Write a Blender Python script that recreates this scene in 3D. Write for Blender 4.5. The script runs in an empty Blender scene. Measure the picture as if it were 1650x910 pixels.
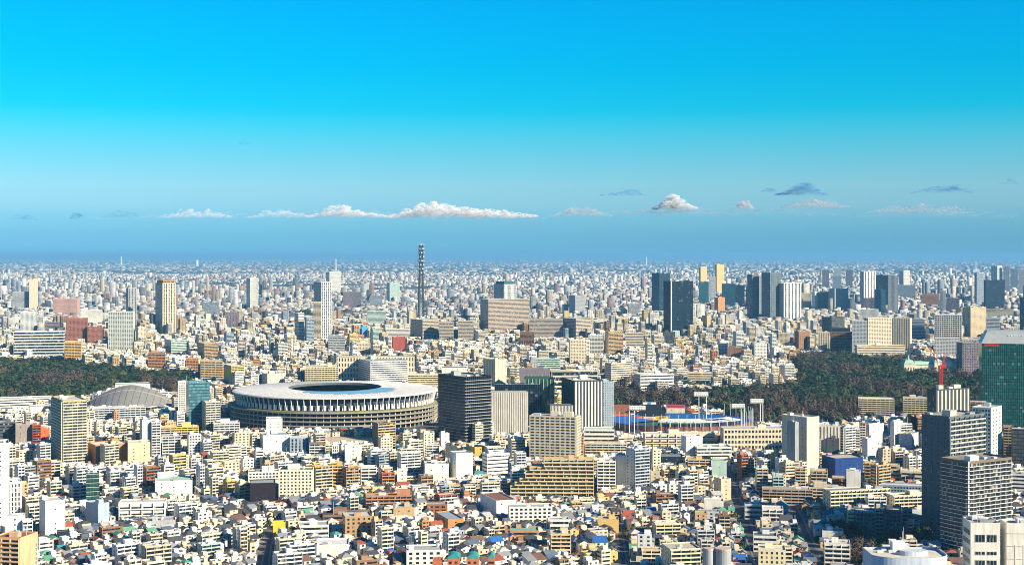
import bpy, math, random, gc
gc.disable()
import numpy as np
from mathutils import Vector

scene = bpy.context.scene
COL = scene.collection
R = math.radians
F, CX, HY, CAMH = 2233.0, 825.0, 411.5, 230.0   # focal length in photo pixels, centre column, eye-level row, eye height (m)

# ------------------------------------------------------------------ camera
cam_data = bpy.data.cameras.new("camera")
cam = bpy.data.objects.new("camera", cam_data)
COL.objects.link(cam)
cam.location = (0, 0, CAMH)
cam.rotation_euler = (R(90), 0, 0)
cam_data.sensor_width = 36.0
cam_data.lens = 36.0 * F / 1650.0
cam_data.shift_y = -(455.0 - HY) / 1650.0
cam_data.clip_start = 1.0
cam_data.clip_end = 400000.0
scene.camera = cam

# ------------------------------------------------------------------ sky, sun, exposure
SUN_AZ, SUN_EL = 123.0, 27.5          # degrees clockwise from the view direction (+Y), elevation
world = bpy.data.worlds.new("World")
scene.world = world
world.use_nodes = True
wt = world.node_tree
for n in list(wt.nodes):
    wt.nodes.remove(n)
w_out = wt.nodes.new("ShaderNodeOutputWorld")
w_bg = wt.nodes.new("ShaderNodeBackground")
w_sky = wt.nodes.new("ShaderNodeTexSky")
w_sky.sky_type = 'NISHITA'
w_sky.sun_disc = False
w_sky.sun_elevation = R(SUN_EL)
w_sky.sun_rotation = R(SUN_AZ)
w_sky.altitude = 200
w_sky.air_density = 1.0
w_sky.dust_density = 0.4
w_sky.ozone_density = 2.0
w_geo = wt.nodes.new("ShaderNodeTexCoord")
w_sep = wt.nodes.new("ShaderNodeSeparateXYZ")
w_map = wt.nodes.new("ShaderNodeMapRange")
w_map.inputs['From Min'].default_value = 0.0
w_map.inputs['From Max'].default_value = 1.0
w_ramp = wt.nodes.new("ShaderNodeValToRGB")
w_mul = wt.nodes.new("ShaderNodeMix")
w_mul.data_type = 'RGBA'
w_mul.blend_type = 'MULTIPLY'
w_mul.inputs[0].default_value = 1.0
SKY_STOPS = [(0.0, (0.1348, 0.4314, 0.9009)), (0.0141, (0.1341, 0.3954, 0.7847)), (0.0276, (0.1768, 0.4336, 0.7377)), (0.0365, (0.243, 0.4722, 0.7186)), (0.0499, (0.2685, 0.5034, 0.685)), (0.0722, (0.1668, 0.5233, 0.6753)), (0.0877, (0.087, 0.5488, 0.6884)), (0.1032, (0.0147, 0.5524, 0.7067)), (0.1338, (0.002, 0.5579, 0.7531)), (0.1555, (0.002, 0.5639, 0.7969)), (0.1813, (0.002, 0.5615, 0.8313)), (0.27, (0.002, 0.42, 0.82)), (0.5, (0.02, 0.31, 0.64)), (1.0, (0.03, 0.32, 0.62))]
els = w_ramp.color_ramp.elements
els[0].position, els[0].color = SKY_STOPS[0][0], (*SKY_STOPS[0][1], 1)
els[1].position, els[1].color = SKY_STOPS[-1][0], (*SKY_STOPS[-1][1], 1)
for p, c in SKY_STOPS[1:-1]:
    e = els.new(p)
    e.color = (*c, 1)
wt.links.new(w_geo.outputs['Generated'], w_sep.inputs[0])
wt.links.new(w_sep.outputs['Z'], w_map.inputs['Value'])
wt.links.new(w_map.outputs[0], w_ramp.inputs[0])
wt.links.new(w_sky.outputs[0], w_mul.inputs[6])
wt.links.new(w_ramp.outputs[0], w_mul.inputs[7])
wt.links.new(w_mul.outputs[2], w_bg.inputs['Color'])
wt.links.new(w_bg.outputs[0], w_out.inputs['Surface'])
w_bg.inputs['Strength'].default_value = 0.10

sun_data = bpy.data.lights.new("sun", 'SUN')
sun_data.energy = 5.0
sun_data.angle = R(0.5)
sun_data.color = (1.0, 0.87, 0.64)
sun = bpy.data.objects.new("sun", sun_data)
COL.objects.link(sun)
SUNV = Vector((math.sin(R(SUN_AZ)) * math.cos(R(SUN_EL)), math.cos(R(SUN_AZ)) * math.cos(R(SUN_EL)), math.sin(R(SUN_EL))))
sun.rotation_euler = SUNV.to_track_quat('Z', 'Y').to_euler()
sun.location = (300, -300, 600)

vs = scene.view_settings
vs.view_transform = 'Standard'
vs.look = 'None'
vs.exposure = 1.02
vs.gamma = 1.0
vs.use_curve_mapping = False
cy = scene.cycles
cy.max_bounces = 5
cy.diffuse_bounces = 1
cy.glossy_bounces = 2
cy.transmission_bounces = 2
cy.transparent_max_bounces = 48
cy.volume_bounces = 0
cy.caustics_reflective = False
cy.caustics_refractive = False
cy.sample_clamp_indirect = 4.0
cy.use_denoising = True
cy.pixel_filter_type = 'BLACKMAN_HARRIS'
cy.filter_width = 1.0
scene.render.use_persistent_data = False

rng = random.Random(20)
NPR = np.random.RandomState(7)

# ------------------------------------------------------------------ photo pixel <-> ground plane
def depth_of(py, z=0.0):
    return (CAMH - z) * F / (py - HY)
def ground(px, py, z=0.0):
    Y = depth_of(py, z)
    return (px - CX) * Y / F, Y
def to_px(X, Y, Z):
    return CX + X * F / Y, HY + (CAMH - Z) * F / Y

# ------------------------------------------------------------------ materials
def new_mat(name):
    m = bpy.data.materials.new(name)
    m.use_nodes = True
    nt = m.node_tree
    return m, nt, nt.nodes['Principled BSDF']
def nd(nt, kind, **kw):
    n = nt.nodes.new(kind)
    for k, v in kw.items():
        setattr(n, k, v)
    return n
def mixcol(nt, a, b, fac, blend='MIX'):
    m = nd(nt, 'ShaderNodeMix', data_type='RGBA', blend_type=blend)
    for sock, v in ((m.inputs[6], a), (m.inputs[7], b), (m.inputs[0], fac)):
        if hasattr(v, 'is_output'):
            nt.links.new(v, sock)
        elif isinstance(v, (int, float)):
            sock.default_value = v
        else:
            sock.default_value = (*v, 1) if len(v) == 3 else v
    return m.outputs[2]
def math_node(nt, op, a, b=None):
    m = nd(nt, 'ShaderNodeMath', operation=op)
    for i, v in enumerate((a, b)):
        if v is None:
            continue
        if hasattr(v, 'is_output'):
            nt.links.new(v, m.inputs[i])
        else:
            m.inputs[i].default_value = v
    return m.outputs[0]
def ramp(nt, fac, stops):
    r = nd(nt, 'ShaderNodeValToRGB')
    e = r.color_ramp.elements
    e[0].position, e[0].color = stops[0][0], (*stops[0][1], 1)
    e[1].position, e[1].color = stops[-1][0], (*stops[-1][1], 1)
    for p, c in stops[1:-1]:
        q = e.new(p)
        q.color = (*c, 1)
    nt.links.new(fac, r.inputs[0])
    return r.outputs[0]
def noise(nt, vec, scale, detail=3.0, rough=0.6):
    n = nd(nt, 'ShaderNodeTexNoise')
    n.inputs['Scale'].default_value = scale
    n.inputs['Detail'].default_value = detail
    n.inputs['Roughness'].default_value = rough
    if vec is not None:
        nt.links.new(vec, n.inputs['Vector'])
    return n.outputs[0]

def paint_material(name, attr=False, rough=0.75, spec=0.25):
    """wall and roof paint: base colour per object (or per face), weathered with rain streaks and patches"""
    m, nt, bs = new_mat(name)
    if attr:
        a = nd(nt, 'ShaderNodeVertexColor', layer_name='paint')
        base = a.outputs[0]
    else:
        a = nd(nt, 'ShaderNodeObjectInfo')
        base = a.outputs['Color']
    tc = nd(nt, 'ShaderNodeNewGeometry')
    mp = nd(nt, 'ShaderNodeMapping')
    mp.inputs['Scale'].default_value = (1.0, 1.0, 0.12)
    nt.links.new(tc.outputs['Position'], mp.inputs[0])
    streak = noise(nt, mp.outputs[0], 0.55, 3.0)
    patch = noise(nt, tc.outputs['Position'], 0.12, 3.0)
    s = math_node(nt, 'MULTIPLY', ramp(nt, streak, [(0.3, (0.8, 0.8, 0.8)), (0.6, (1, 1, 1))]), ramp(nt, patch, [(0.3, (0.86, 0.86, 0.86)), (0.62, (1, 1, 1))]))
    c = mixcol(nt, base, (0, 0, 0), 0.0)
    mm = nd(nt, 'ShaderNodeVectorMath', operation='SCALE')
    nt.links.new(base, mm.inputs[0])
    nt.links.new(s, mm.inputs['Scale'])
    nt.links.new(mm.outputs[0], bs.inputs['Base Color'])
    bs.inputs['Roughness'].default_value = rough
    bs.inputs['Specular IOR Level'].default_value = spec
    return m
PAINT = paint_material('weathered_paint')
PAINT_MASS = paint_material('weathered_paint_mass', attr=True)
METAL = paint_material('painted_metal', rough=0.4, spec=0.5)

def glass_material():
    """window glass: dark, glossy, some panes with pale curtains"""
    m, nt, bs = new_mat('window_glass')
    tc = nd(nt, 'ShaderNodeTexCoord')
    sn = nd(nt, 'ShaderNodeVectorMath', operation='SNAP')
    sn.inputs[1].default_value = (1.7, 1.7, 3.1)
    ad = nd(nt, 'ShaderNodeVectorMath', operation='ADD')
    ad.inputs[1].default_value = (0.37, 0.41, 0.23)
    nt.links.new(tc.outputs['Object'], ad.inputs[0])
    nt.links.new(ad.outputs[0], sn.inputs[0])
    oi = nd(nt, 'ShaderNodeObjectInfo')
    ge = nd(nt, 'ShaderNodeNewGeometry')
    s = math_node(nt, 'ADD', oi.outputs['Random'], ge.outputs['Random Per Island'])
    wn = nd(nt, 'ShaderNodeTexWhiteNoise', noise_dimensions='4D')
    nt.links.new(sn.outputs[0], wn.inputs['Vector'])
    nt.links.new(s, wn.inputs['W'])
    c = ramp(nt, wn.outputs['Value'], [(0.0, (0.006, 0.012, 0.02)), (0.6, (0.014, 0.025, 0.04)), (0.84, (0.03, 0.05, 0.06)), (0.88, (0.15, 0.15, 0.13)), (1.0, (0.34, 0.32, 0.27))])
    nt.links.new(c, bs.inputs['Base Color'])
    bs.inputs['Roughness'].default_value = 0.18
    bs.inputs['Specular IOR Level'].default_value = 0.3
    return m
GLASS = glass_material()

def curtain_material(name, bay, floor, line, light=0.5, rough=0.1, blind=0.03):
    """glass curtain wall: panes tinted by the object's colour, mullions and floor lines, some blinds drawn"""
    m, nt, bs = new_mat(name)
    tc = nd(nt, 'ShaderNodeTexCoord')
    sp = nd(nt, 'ShaderNodeSeparateXYZ')
    nt.links.new(tc.outputs['Object'], sp.inputs[0])
    sn = nd(nt, 'ShaderNodeSeparateXYZ')
    nt.links.new(tc.outputs['Normal'], sn.inputs[0])
    facing_y = math_node(nt, 'GREATER_THAN', math_node(nt, 'ABSOLUTE', sn.outputs[1]), 0.6)
    um = nd(nt, 'ShaderNodeMix', data_type='FLOAT')
    nt.links.new(facing_y, um.inputs[0])
    nt.links.new(sp.outputs[1], um.inputs[2])
    nt.links.new(sp.outputs[0], um.inputs[3])
    u = math_node(nt, 'DIVIDE', math_node(nt, 'ADD', um.outputs[0], 500.3), bay)
    v = math_node(nt, 'DIVIDE', math_node(nt, 'ADD', sp.outputs[2], 0.02), floor)
    fu, fv = math_node(nt, 'FRACT', u), math_node(nt, 'FRACT', v)
    lu = math_node(nt, 'LESS_THAN', fu, 0.09)
    lv = math_node(nt, 'LESS_THAN', fv, 0.30)
    cell = nd(nt, 'ShaderNodeCombineXYZ')
    nt.links.new(math_node(nt, 'FLOOR', u), cell.inputs[0])
    nt.links.new(math_node(nt, 'FLOOR', v), cell.inputs[1])
    nt.links.new(facing_y, cell.inputs[2])
    wn = nd(nt, 'ShaderNodeTexWhiteNoise')
    nt.links.new(cell.outputs[0], wn.inputs['Vector'])
    oi = nd(nt, 'ShaderNodeObjectInfo')
    vary = ramp(nt, wn.outputs['Value'], [(0.0, (0.55,) * 3), (0.6, (1.0,) * 3), (1.0, (1.35,) * 3)])
    c = mixcol(nt, oi.outputs['Color'], vary, 1.0, 'MULTIPLY')
    isb = math_node(nt, 'GREATER_THAN', wn.outputs['Value'], 1.0 - blind)
    c = mixcol(nt, c, (0.3, 0.34, 0.32), math_node(nt, 'MULTIPLY', isb, 0.35))
    dark = mixcol(nt, oi.outputs['Color'], (0.35, 0.35, 0.35), 1.0, 'MULTIPLY')
    c = mixcol(nt, c, dark, lv)
    c = mixcol(nt, c, line, math_node(nt, 'MULTIPLY', lu, light))
    nt.links.new(c, bs.inputs['Base Color'])
    bs.inputs['Roughness'].default_value = rough
    bs.inputs['Specular IOR Level'].default_value = 0.12
    return m
CUR = curtain_material('curtain_wall', 3.0, 4.0, (0.16, 0.2, 0.22), 0.4)
CUR_GREEN = curtain_material('green_curtain_wall', 2.4, 4.1, (0.30, 0.36, 0.36), 0.45, 0.15, 0.04)

def leaf_material(name, attr=False):
    m, nt, bs = new_mat(name)
    ge = nd(nt, 'ShaderNodeNewGeometry')
    if attr:
        base = nd(nt, 'ShaderNodeVertexColor', layer_name='paint').outputs[0]
    else:
        base = nd(nt, 'ShaderNodeObjectInfo').outputs['Color']
    k = ramp(nt, ge.outputs['Random Per Island'], [(0.0, (0.85, 0.87, 0.85)), (0.5, (1, 1, 1)), (1.0, (1.18, 1.15, 1.1))])
    c = mixcol(nt, base, k, 1.0, 'MULTIPLY')
    nt.links.new(c, bs.inputs['Base Color'])
    bs.inputs['Roughness'].default_value = 0.75
    bs.inputs['Specular IOR Level'].default_value = 0.15
    return m
LEAF = leaf_material('leaves')
LEAF_MASS = leaf_material('leaves_mass', True)

def net_material():
    m, nt, bs = new_mat('green_net')
    bs.inputs['Base Color'].default_value = (0.01, 0.09, 0.05, 1)
    bs.inputs['Alpha'].default_value = 0.62
    bs.inputs['Roughness'].default_value = 0.9
    return m
NET = net_material()

def text_material(name, col):
    m, nt, bs = new_mat(name)
    bs.inputs['Base Color'].default_value = (*col, 1)
    bs.inputs['Roughness'].default_value = 0.6
    return m

# ------------------------------------------------------------------ mesh building
class MB:
    """collects quads and boxes; face material 0 = paint, 1 = glass"""
    def __init__(s):
        s.v, s.f, s.m, s.c = [], [], [], []
    def poly(s, pts, m=0, c=None):
        k = len(s.v)
        s.v.extend(pts)
        s.f.append(tuple(range(k, k + len(pts))))
        s.m.append(m)
        s.c.append(c)
    def hexa(s, p, m=0, c=None, bottom=True):
        """p: 8 corners, 0-3 lower ring counter-clockwise seen from above, 4-7 upper ring"""
        k = len(s.v)
        s.v.extend(p)
        q = [(0, 1, 5, 4), (1, 2, 6, 5), (2, 3, 7, 6), (3, 0, 4, 7), (4, 5, 6, 7)]
        if bottom:
            q.append((3, 2, 1, 0))
        for a in q:
            s.f.append(tuple(k + i for i in a))
            s.m.append(m)
            s.c.append(c)
    def box(s, x0, x1, y0, y1, z0, z1, m=0, c=None, bottom=True):
        s.hexa([(x0, y0, z0), (x1, y0, z0), (x1, y1, z0), (x0, y1, z0), (x0, y0, z1), (x1, y0, z1), (x1, y1, z1), (x0, y1, z1)], m, c, bottom)
    def fbox(s, fr, u0, u1, z0, z1, n0, n1, m=0, c=None):
        """box on a wall frame: u along the wall, z up, n outwards"""
        ox, oy, ux, uy, nx, ny, L = fr
        P = lambda u, n, z: (ox + u * ux + n * nx, oy + u * uy + n * ny, z)
        s.hexa([P(u0, n1, z0), P(u1, n1, z0), P(u1, n0, z0), P(u0, n0, z0), P(u0, n1, z1), P(u1, n1, z1), P(u1, n0, z1), P(u0, n0, z1)], m, c)
    def prism(s, outline, z0, z1, m=0, c=None, cap=True):
        n = len(outline)
        k = len(s.v)
        s.v.extend([(x, y, z0) for x, y in outline] + [(x, y, z1) for x, y in outline])
        for i in range(n):
            j = (i + 1) % n
            s.f.append((k + i, k + j, k + n + j, k + n + i)); s.m.append(m); s.c.append(c)
        if cap:
            s.f.append(tuple(k + n + i for i in range(n))); s.m.append(m); s.c.append(c)
    def bar(s, a, b, r, n=4, m=0, c=None, r2=None):
        a, b = Vector(a), Vector(b)
        r2 = r if r2 is None else r2
        d = (b - a).normalized()
        t = d.cross(Vector((0, 0, 1)) if abs(d.z) < 0.95 else Vector((1, 0, 0))).normalized()
        q = d.cross(t)
        k = len(s.v)
        for P, rr in ((a, r), (b, r2)):
            for i in range(n):
                ang = 2 * math.pi * (i + 0.5) / n
                s.v.append(tuple(P + (t * math.cos(ang) + q * math.sin(ang)) * rr))
        for i in range(n):
            j = (i + 1) % n
            s.f.append((k + i, k + j, k + n + j, k + n + i)[::-1]); s.m.append(m); s.c.append(c)
        s.f.append(tuple(k + i for i in range(n))); s.m.append(m); s.c.append(c)
        s.f.append(tuple(k + n + i for i in reversed(range(n)))); s.m.append(m); s.c.append(c)

def mesh_of(mb, name, mats, attr=False):
    me = bpy.data.meshes.new(name)
    me.from_pydata(mb.v, [], mb.f)
    for m in mats:
        me.materials.append(m)
    if any(mb.m):
        me.polygons.foreach_set('material_index', np.array(mb.m, dtype=np.int32))
    if attr:
        ca = me.color_attributes.new('paint', 'FLOAT_COLOR', 'CORNER')
        lt = np.array([len(f) for f in mb.f])
        cols = np.array([(c if c else (0.5, 0.5, 0.5)) for c in mb.c], dtype=np.float32)
        full = np.ones((lt.sum(), 4), dtype=np.float32)
        full[:, :3] = np.repeat(cols, lt, axis=0)
        ca.data.foreach_set('color', full.ravel())
    me.update()
    return me

def tag(o, label=None, cat=None, group=None, kind=None):
    for k, v in (('label', label), ('category', cat), ('group', group), ('kind', kind)):
        if v:
            o[k] = v
    return o
def link(name, me, parent=None, col=None, loc=None, rotz=0.0):
    o = bpy.data.objects.new(name, me)
    COL.objects.link(o)
    if parent is not None:
        o.parent = parent
    if col is not None:
        o.color = (*col, 1)
    if loc is not None:
        o.location = loc
    if rotz:
        o.rotation_euler = (0, 0, rotz)
    return o
def part(name, mb, parent, col=(0.5, 0.5, 0.5), mat=None, loc=None, glass=True, rotz=0.0):
    return link(name, mesh_of(mb, name, [mat or PAINT, GLASS] if glass else [mat or PAINT]), parent, col, loc, rotz)
def empty(name, loc, rz=0.0, label=None, cat=None, group=None):
    o = bpy.data.objects.new(name, None)
    COL.objects.link(o)
    o.location = loc
    o.rotation_euler = (0, 0, rz)
    o.empty_display_size = 2
    return tag(o, label, cat, group)

# ------------------------------------------------------------------ occupancy of the ground and of the view
CELL = 2.0
GX0, GY0 = -2000.0, 900.0
OCC = np.zeros((int(4200 / CELL), int(4000 / CELL)), dtype=bool)
OWN = np.zeros((910, 1650), dtype=np.float32)          # depth of the placed thing that owns a part of the view
def rect_cells(cx, cyy, w, d, th, margin=0.0):
    w, d = w + 2 * margin, d + 2 * margin
    nu, nv = max(2, int(w / 1.5) + 1), max(2, int(d / 1.5) + 1)
    u, v = np.meshgrid(np.linspace(-w / 2, w / 2, nu), np.linspace(-d / 2, d / 2, nv))
    c, s = math.cos(th), math.sin(th)
    X, Y = cx + u * c - v * s, cyy + u * s + v * c
    i, j = ((Y - GY0) / CELL).astype(int).ravel(), ((X - GX0) / CELL).astype(int).ravel()
    ok = (i >= 0) & (i < OCC.shape[0]) & (j >= 0) & (j < OCC.shape[1])
    return i[ok], j[ok]
def occupy(*a, **k):
    i, j = rect_cells(*a, **k)
    OCC[i, j] = True
def is_free(*a, **k):
    i, j = rect_cells(*a, **k)
    return len(i) > 0 and not OCC[i, j].any()
def own(x0, x1, y0, y1, Y):
    a, b, c, d = max(0, int(x0)), min(1650, int(x1) + 1), max(0, int(y0)), min(910, int(y1) + 1)
    if b > a and d > c:
        OWN[c:d, a:b] = np.maximum(OWN[c:d, a:b], Y)
def in_poly(px, py, poly):
    inside = np.zeros(np.shape(px), dtype=bool)
    n = len(poly)
    for k in range(n):
        (xa, ya), (xb, yb) = poly[k], poly[(k + 1) % n]
        cond = ((ya > py) != (yb > py)) & (px < (xb - xa) * (py - ya) / (yb - ya + 1e-9) + xa)
        inside ^= cond
    return inside
CELL_Y, CELL_X = np.meshgrid(GY0 + (np.arange(OCC.shape[0]) + 0.5) * CELL, GX0 + (np.arange(OCC.shape[1]) + 0.5) * CELL, indexing='ij')
CELL_PX, CELL_PY = CX + CELL_X * F / CELL_Y, HY + CAMH * F / CELL_Y

# ------------------------------------------------------------------ ground, roads, haze
def ground_material():
    m, nt, bs = new_mat('city_ground')
    g = nd(nt, 'ShaderNodeNewGeometry')
    n1 = noise(nt, g.outputs['Position'], 0.03, 4.0)
    n2 = noise(nt, g.outputs['Position'], 0.4, 2.0)
    n3 = noise(nt, g.outputs['Position'], 0.0016, 5.0, 0.7)
    near = ramp(nt, n1, [(0.3, (0.05, 0.052, 0.055)), (0.5, (0.12, 0.115, 0.105)), (0.6, (0.28, 0.26, 0.22)), (0.75, (0.07, 0.085, 0.045))])
    near = mixcol(nt, near, ramp(nt, n2, [(0.3, (0.7,) * 3), (0.7, (1.15,) * 3)]), 1.0, 'MULTIPLY')
    far = ramp(nt, n3, [(0.36, (0.02, 0.035, 0.04)), (0.52, (0.05, 0.07, 0.075)), (0.57, (0.12, 0.13, 0.13)), (0.62, (0.05, 0.07, 0.07))])
    sp = nd(nt, 'ShaderNodeSeparateXYZ')
    nt.links.new(g.outputs['Position'], sp.inputs[0])
    mr = nd(nt, 'ShaderNodeMapRange')
    mr.inputs['From Min'].default_value = 4000
    mr.inputs['From Max'].default_value = 11000
    nt.links.new(sp.outputs[1], mr.inputs['Value'])
    nt.links.new(mixcol(nt, near, far, mr.outputs[0]), bs.inputs['Base Color'])
    bs.inputs['Roughness'].default_value = 0.9
    return m
gm = MB()
gm.poly([(-90000, -400, 0), (90000, -400, 0), (90000, 165000, 0), (-90000, 165000, 0)])
go = link('ground', mesh_of(gm, 'ground', [ground_material()]))
tag(go, 'grey built-up city ground running out to the horizon', None, None, 'structure')

def road_material():
    m, nt, bs = new_mat('asphalt')
    g = nd(nt, 'ShaderNodeNewGeometry')
    n1 = noise(nt, g.outputs['Position'], 0.2, 4.0)
    nt.links.new(ramp(nt, n1, [(0.3, (0.04, 0.042, 0.045)), (0.7, (0.07, 0.07, 0.072))]), bs.inputs['Base Color'])
    bs.inputs['Roughness'].default_value = 0.85
    return m
ASPHALT = road_material()
PAVE = text_material('pavement_concrete', (0.15, 0.148, 0.14))
MARK = text_material('road_paint', (0.45, 0.45, 0.43))
def strip(pts, off0, off1, z0, z1=None):
    mb = MB()
    P = [Vector((*ground(*p), 0)) for p in pts]
    T = []
    for i in range(len(P)):
        d = (P[min(i + 1, len(P) - 1)] - P[max(i - 1, 0)]).normalized()
        T.append(Vector((d.y, -d.x, 0)))
    for i in range(len(P) - 1):
        a0, a1 = P[i] + T[i] * off0, P[i] + T[i] * off1
        b0, b1 = P[i + 1] + T[i + 1] * off0, P[i + 1] + T[i + 1] * off1
        if z1 is None:
            mb.poly([(a0.x, a0.y, z0), (a1.x, a1.y, z0), (b1.x, b1.y, z0), (b0.x, b0.y, z0)])
        else:
            q = (a0, a1, b1, b0)
            mb.hexa([(p.x, p.y, z0) for p in q] + [(p.x, p.y, z1) for p in q], bottom=False)
    return mb
ROADS = [
    ([(1245, 960), (1228, 910), (1212, 870), (1196, 830), (1182, 796), (1172, 770), (1166, 752)], 8.5),
    ([(1345, 960), (1322, 910), (1304, 872), (1290, 840), (1276, 812)], 6.0),
    ([(1012, 960), (1004, 905), (1000, 862), (992, 835)], 4.5),
    ([(424, 960), (428, 905), (434, 868), (446, 846)], 4.5),
]
for pts, wd in ROADS:
    r = link('road', mesh_of(strip(pts, -wd / 2, wd / 2, 0.012), 'road', [ASPHALT]))
    tag(r, 'narrow asphalt street between the houses', None, None, 'structure')
    for sgn in (-1, 1):
        a, b = sorted((sgn * wd / 2, sgn * (wd / 2 + 0.9)))
        tag(link('pavement', mesh_of(strip(pts, a, b, 0.0, 0.13), 'pavement', [PAVE])), None, None, None, 'structure')
        e = sgn * (wd / 2 - 0.35)
        tag(link('road_marking', mesh_of(strip(pts, e - 0.08, e + 0.08, 0.018), 'road_marking', [MARK])), None, None, None, 'structure')
    for i in range(len(pts) - 1):
        (xa, ya), (xb, yb) = ground(*pts[i]), ground(*pts[i + 1])
        L = math.hypot(xb - xa, yb - ya)
        occupy((xa + xb) / 2, (ya + yb) / 2, L, wd + 1.4, math.atan2(yb - ya, xb - xa))

HAZE_TOP = 300.0
hm = MB()
hm.box(-88000, 88000, -300, 164000, -1.5, HAZE_TOP)
hz_mat = bpy.data.materials.new('haze_air')
hz_mat.use_nodes = True
hnt = hz_mat.node_tree
hnt.nodes.remove(hnt.nodes['Principled BSDF'])
pv = hnt.nodes.new('ShaderNodeVolumePrincipled')
pv.inputs['Color'].default_value = (0.20, 0.53, 0.86, 1)
pv.inputs['Density'].default_value = 3.6e-5
pv.inputs['Anisotropy'].default_value = 0.0
hnt.links.new(pv.outputs[0], hnt.nodes['Material Output'].inputs['Volume'])
hz = link('haze', mesh_of(hm, 'haze', [hz_mat]))
tag(hz, 'thin blue air that fades the distant city', None, None, 'stuff')
# ------------------------------------------------------------------ palette (base colours, linear)
PAL = {
    'white': (0.78, 0.75, 0.68), 'cream': (0.72, 0.62, 0.44), 'beige': (0.60, 0.50, 0.36), 'tan': (0.52, 0.36, 0.19),
    'brown': (0.26, 0.14, 0.075), 'orange': (0.50, 0.235, 0.09), 'red': (0.37, 0.08, 0.05), 'yellow': (0.70, 0.50, 0.18),
    'grey': (0.40, 0.41, 0.42), 'pale grey': (0.60, 0.61, 0.61), 'dark grey': (0.085, 0.09, 0.10), 'blue-grey': (0.30, 0.37, 0.44),
    'mint': (0.48, 0.63, 0.55), 'pink': (0.58, 0.34, 0.28), 'brick': (0.33, 0.12, 0.07), 'purple-grey': (0.20, 0.165, 0.19),
    'navy': (0.012, 0.028, 0.05), 'teal': (0.03, 0.12, 0.13), 'blue': (0.010, 0.05, 0.21), 'green': (0.10, 0.32, 0.17),
    'pale green': (0.42, 0.58, 0.46), 'gold': (0.66, 0.42, 0.13), 'skyblue': (0.10, 0.42, 0.75),
}
DECK = [(0.56, 0.55, 0.50), (0.40, 0.41, 0.40), (0.64, 0.60, 0.52), (0.33, 0.38, 0.36), (0.5, 0.45, 0.37), (0.72, 0.70, 0.65), (.22, .23, .24)]

def frames(w, d):
    return {'F': (-w / 2, -d / 2, 1, 0, 0, -1, w), 'R': (w / 2, -d / 2, 0, 1, 1, 0, d),
            'L': (-w / 2, d / 2, 0, -1, -1, 0, d), 'B': (w / 2, d / 2, -1, 0, 0, 1, w)}

class Bld:
    """a building as a list of parts; emit() makes one object per part, merge() pours them into a stuff mesh"""
    def __init__(s):
        s.roof_i = None
        s.parts = []          # (name, MB, colour, material, location, label, sub-part of index, stuff)
    def add(s, name, mb, col, mat=None, loc=(0, 0, 0), label=None, sub=None, stuff=False):
        s.parts.append((name, mb, col, mat, loc, label, sub, stuff))
        return len(s.parts) - 1
    def emit(s, name, loc, rz, label, cat, group=None):
        root = empty(name, loc, rz, label, cat, group)
        cache, objs = {}, []
        for (pn, mb, col, mat, pl, lab, sub, stuff) in s.parts:
            key = (id(mb), id(mat))
            if key not in cache:
                cache[key] = mesh_of(mb, pn, [mat or PAINT, GLASS])
            o = link(pn, cache[key], root if sub is None else objs[sub], col)
            if any(pl):
                o.location = pl
            if lab:
                o['label'] = lab
            if stuff:
                o['kind'] = 'stuff'
            objs.append(o)
        return root
    def merge(s, big, loc, rz):
        c, sn = math.cos(rz), math.sin(rz)
        for (pn, mb, col, mat, pl, lab, sub, stuff) in s.parts:
            k = len(big.v)
            px, py, pz = pl
            big.v.extend([(loc[0] + (x + px) * c - (y + py) * sn, loc[1] + (x + px) * sn + (y + py) * c, z + pz) for x, y, z in mb.v])
            big.f.extend([tuple(i + k for i in f) for f in mb.f])
            big.m.extend(mb.m)
            big.c.extend([q or col for q in mb.c])

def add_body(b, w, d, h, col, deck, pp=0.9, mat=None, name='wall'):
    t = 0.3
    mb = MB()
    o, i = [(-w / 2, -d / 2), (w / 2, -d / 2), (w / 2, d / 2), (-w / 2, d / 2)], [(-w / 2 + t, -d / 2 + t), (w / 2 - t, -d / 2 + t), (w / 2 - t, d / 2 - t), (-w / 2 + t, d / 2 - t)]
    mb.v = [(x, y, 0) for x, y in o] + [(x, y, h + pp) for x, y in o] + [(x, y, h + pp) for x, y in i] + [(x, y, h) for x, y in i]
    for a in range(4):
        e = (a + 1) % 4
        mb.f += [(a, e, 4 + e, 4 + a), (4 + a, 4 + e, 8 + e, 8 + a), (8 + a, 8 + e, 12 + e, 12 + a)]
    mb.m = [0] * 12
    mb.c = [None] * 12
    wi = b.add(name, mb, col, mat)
    rf = MB()
    rf.box(-w / 2 + t, w / 2 - t, -d / 2 + t, d / 2 - t, h - 0.4, h)
    b.roof_i = b.add('roof', rf, deck)
    return wi

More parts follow.
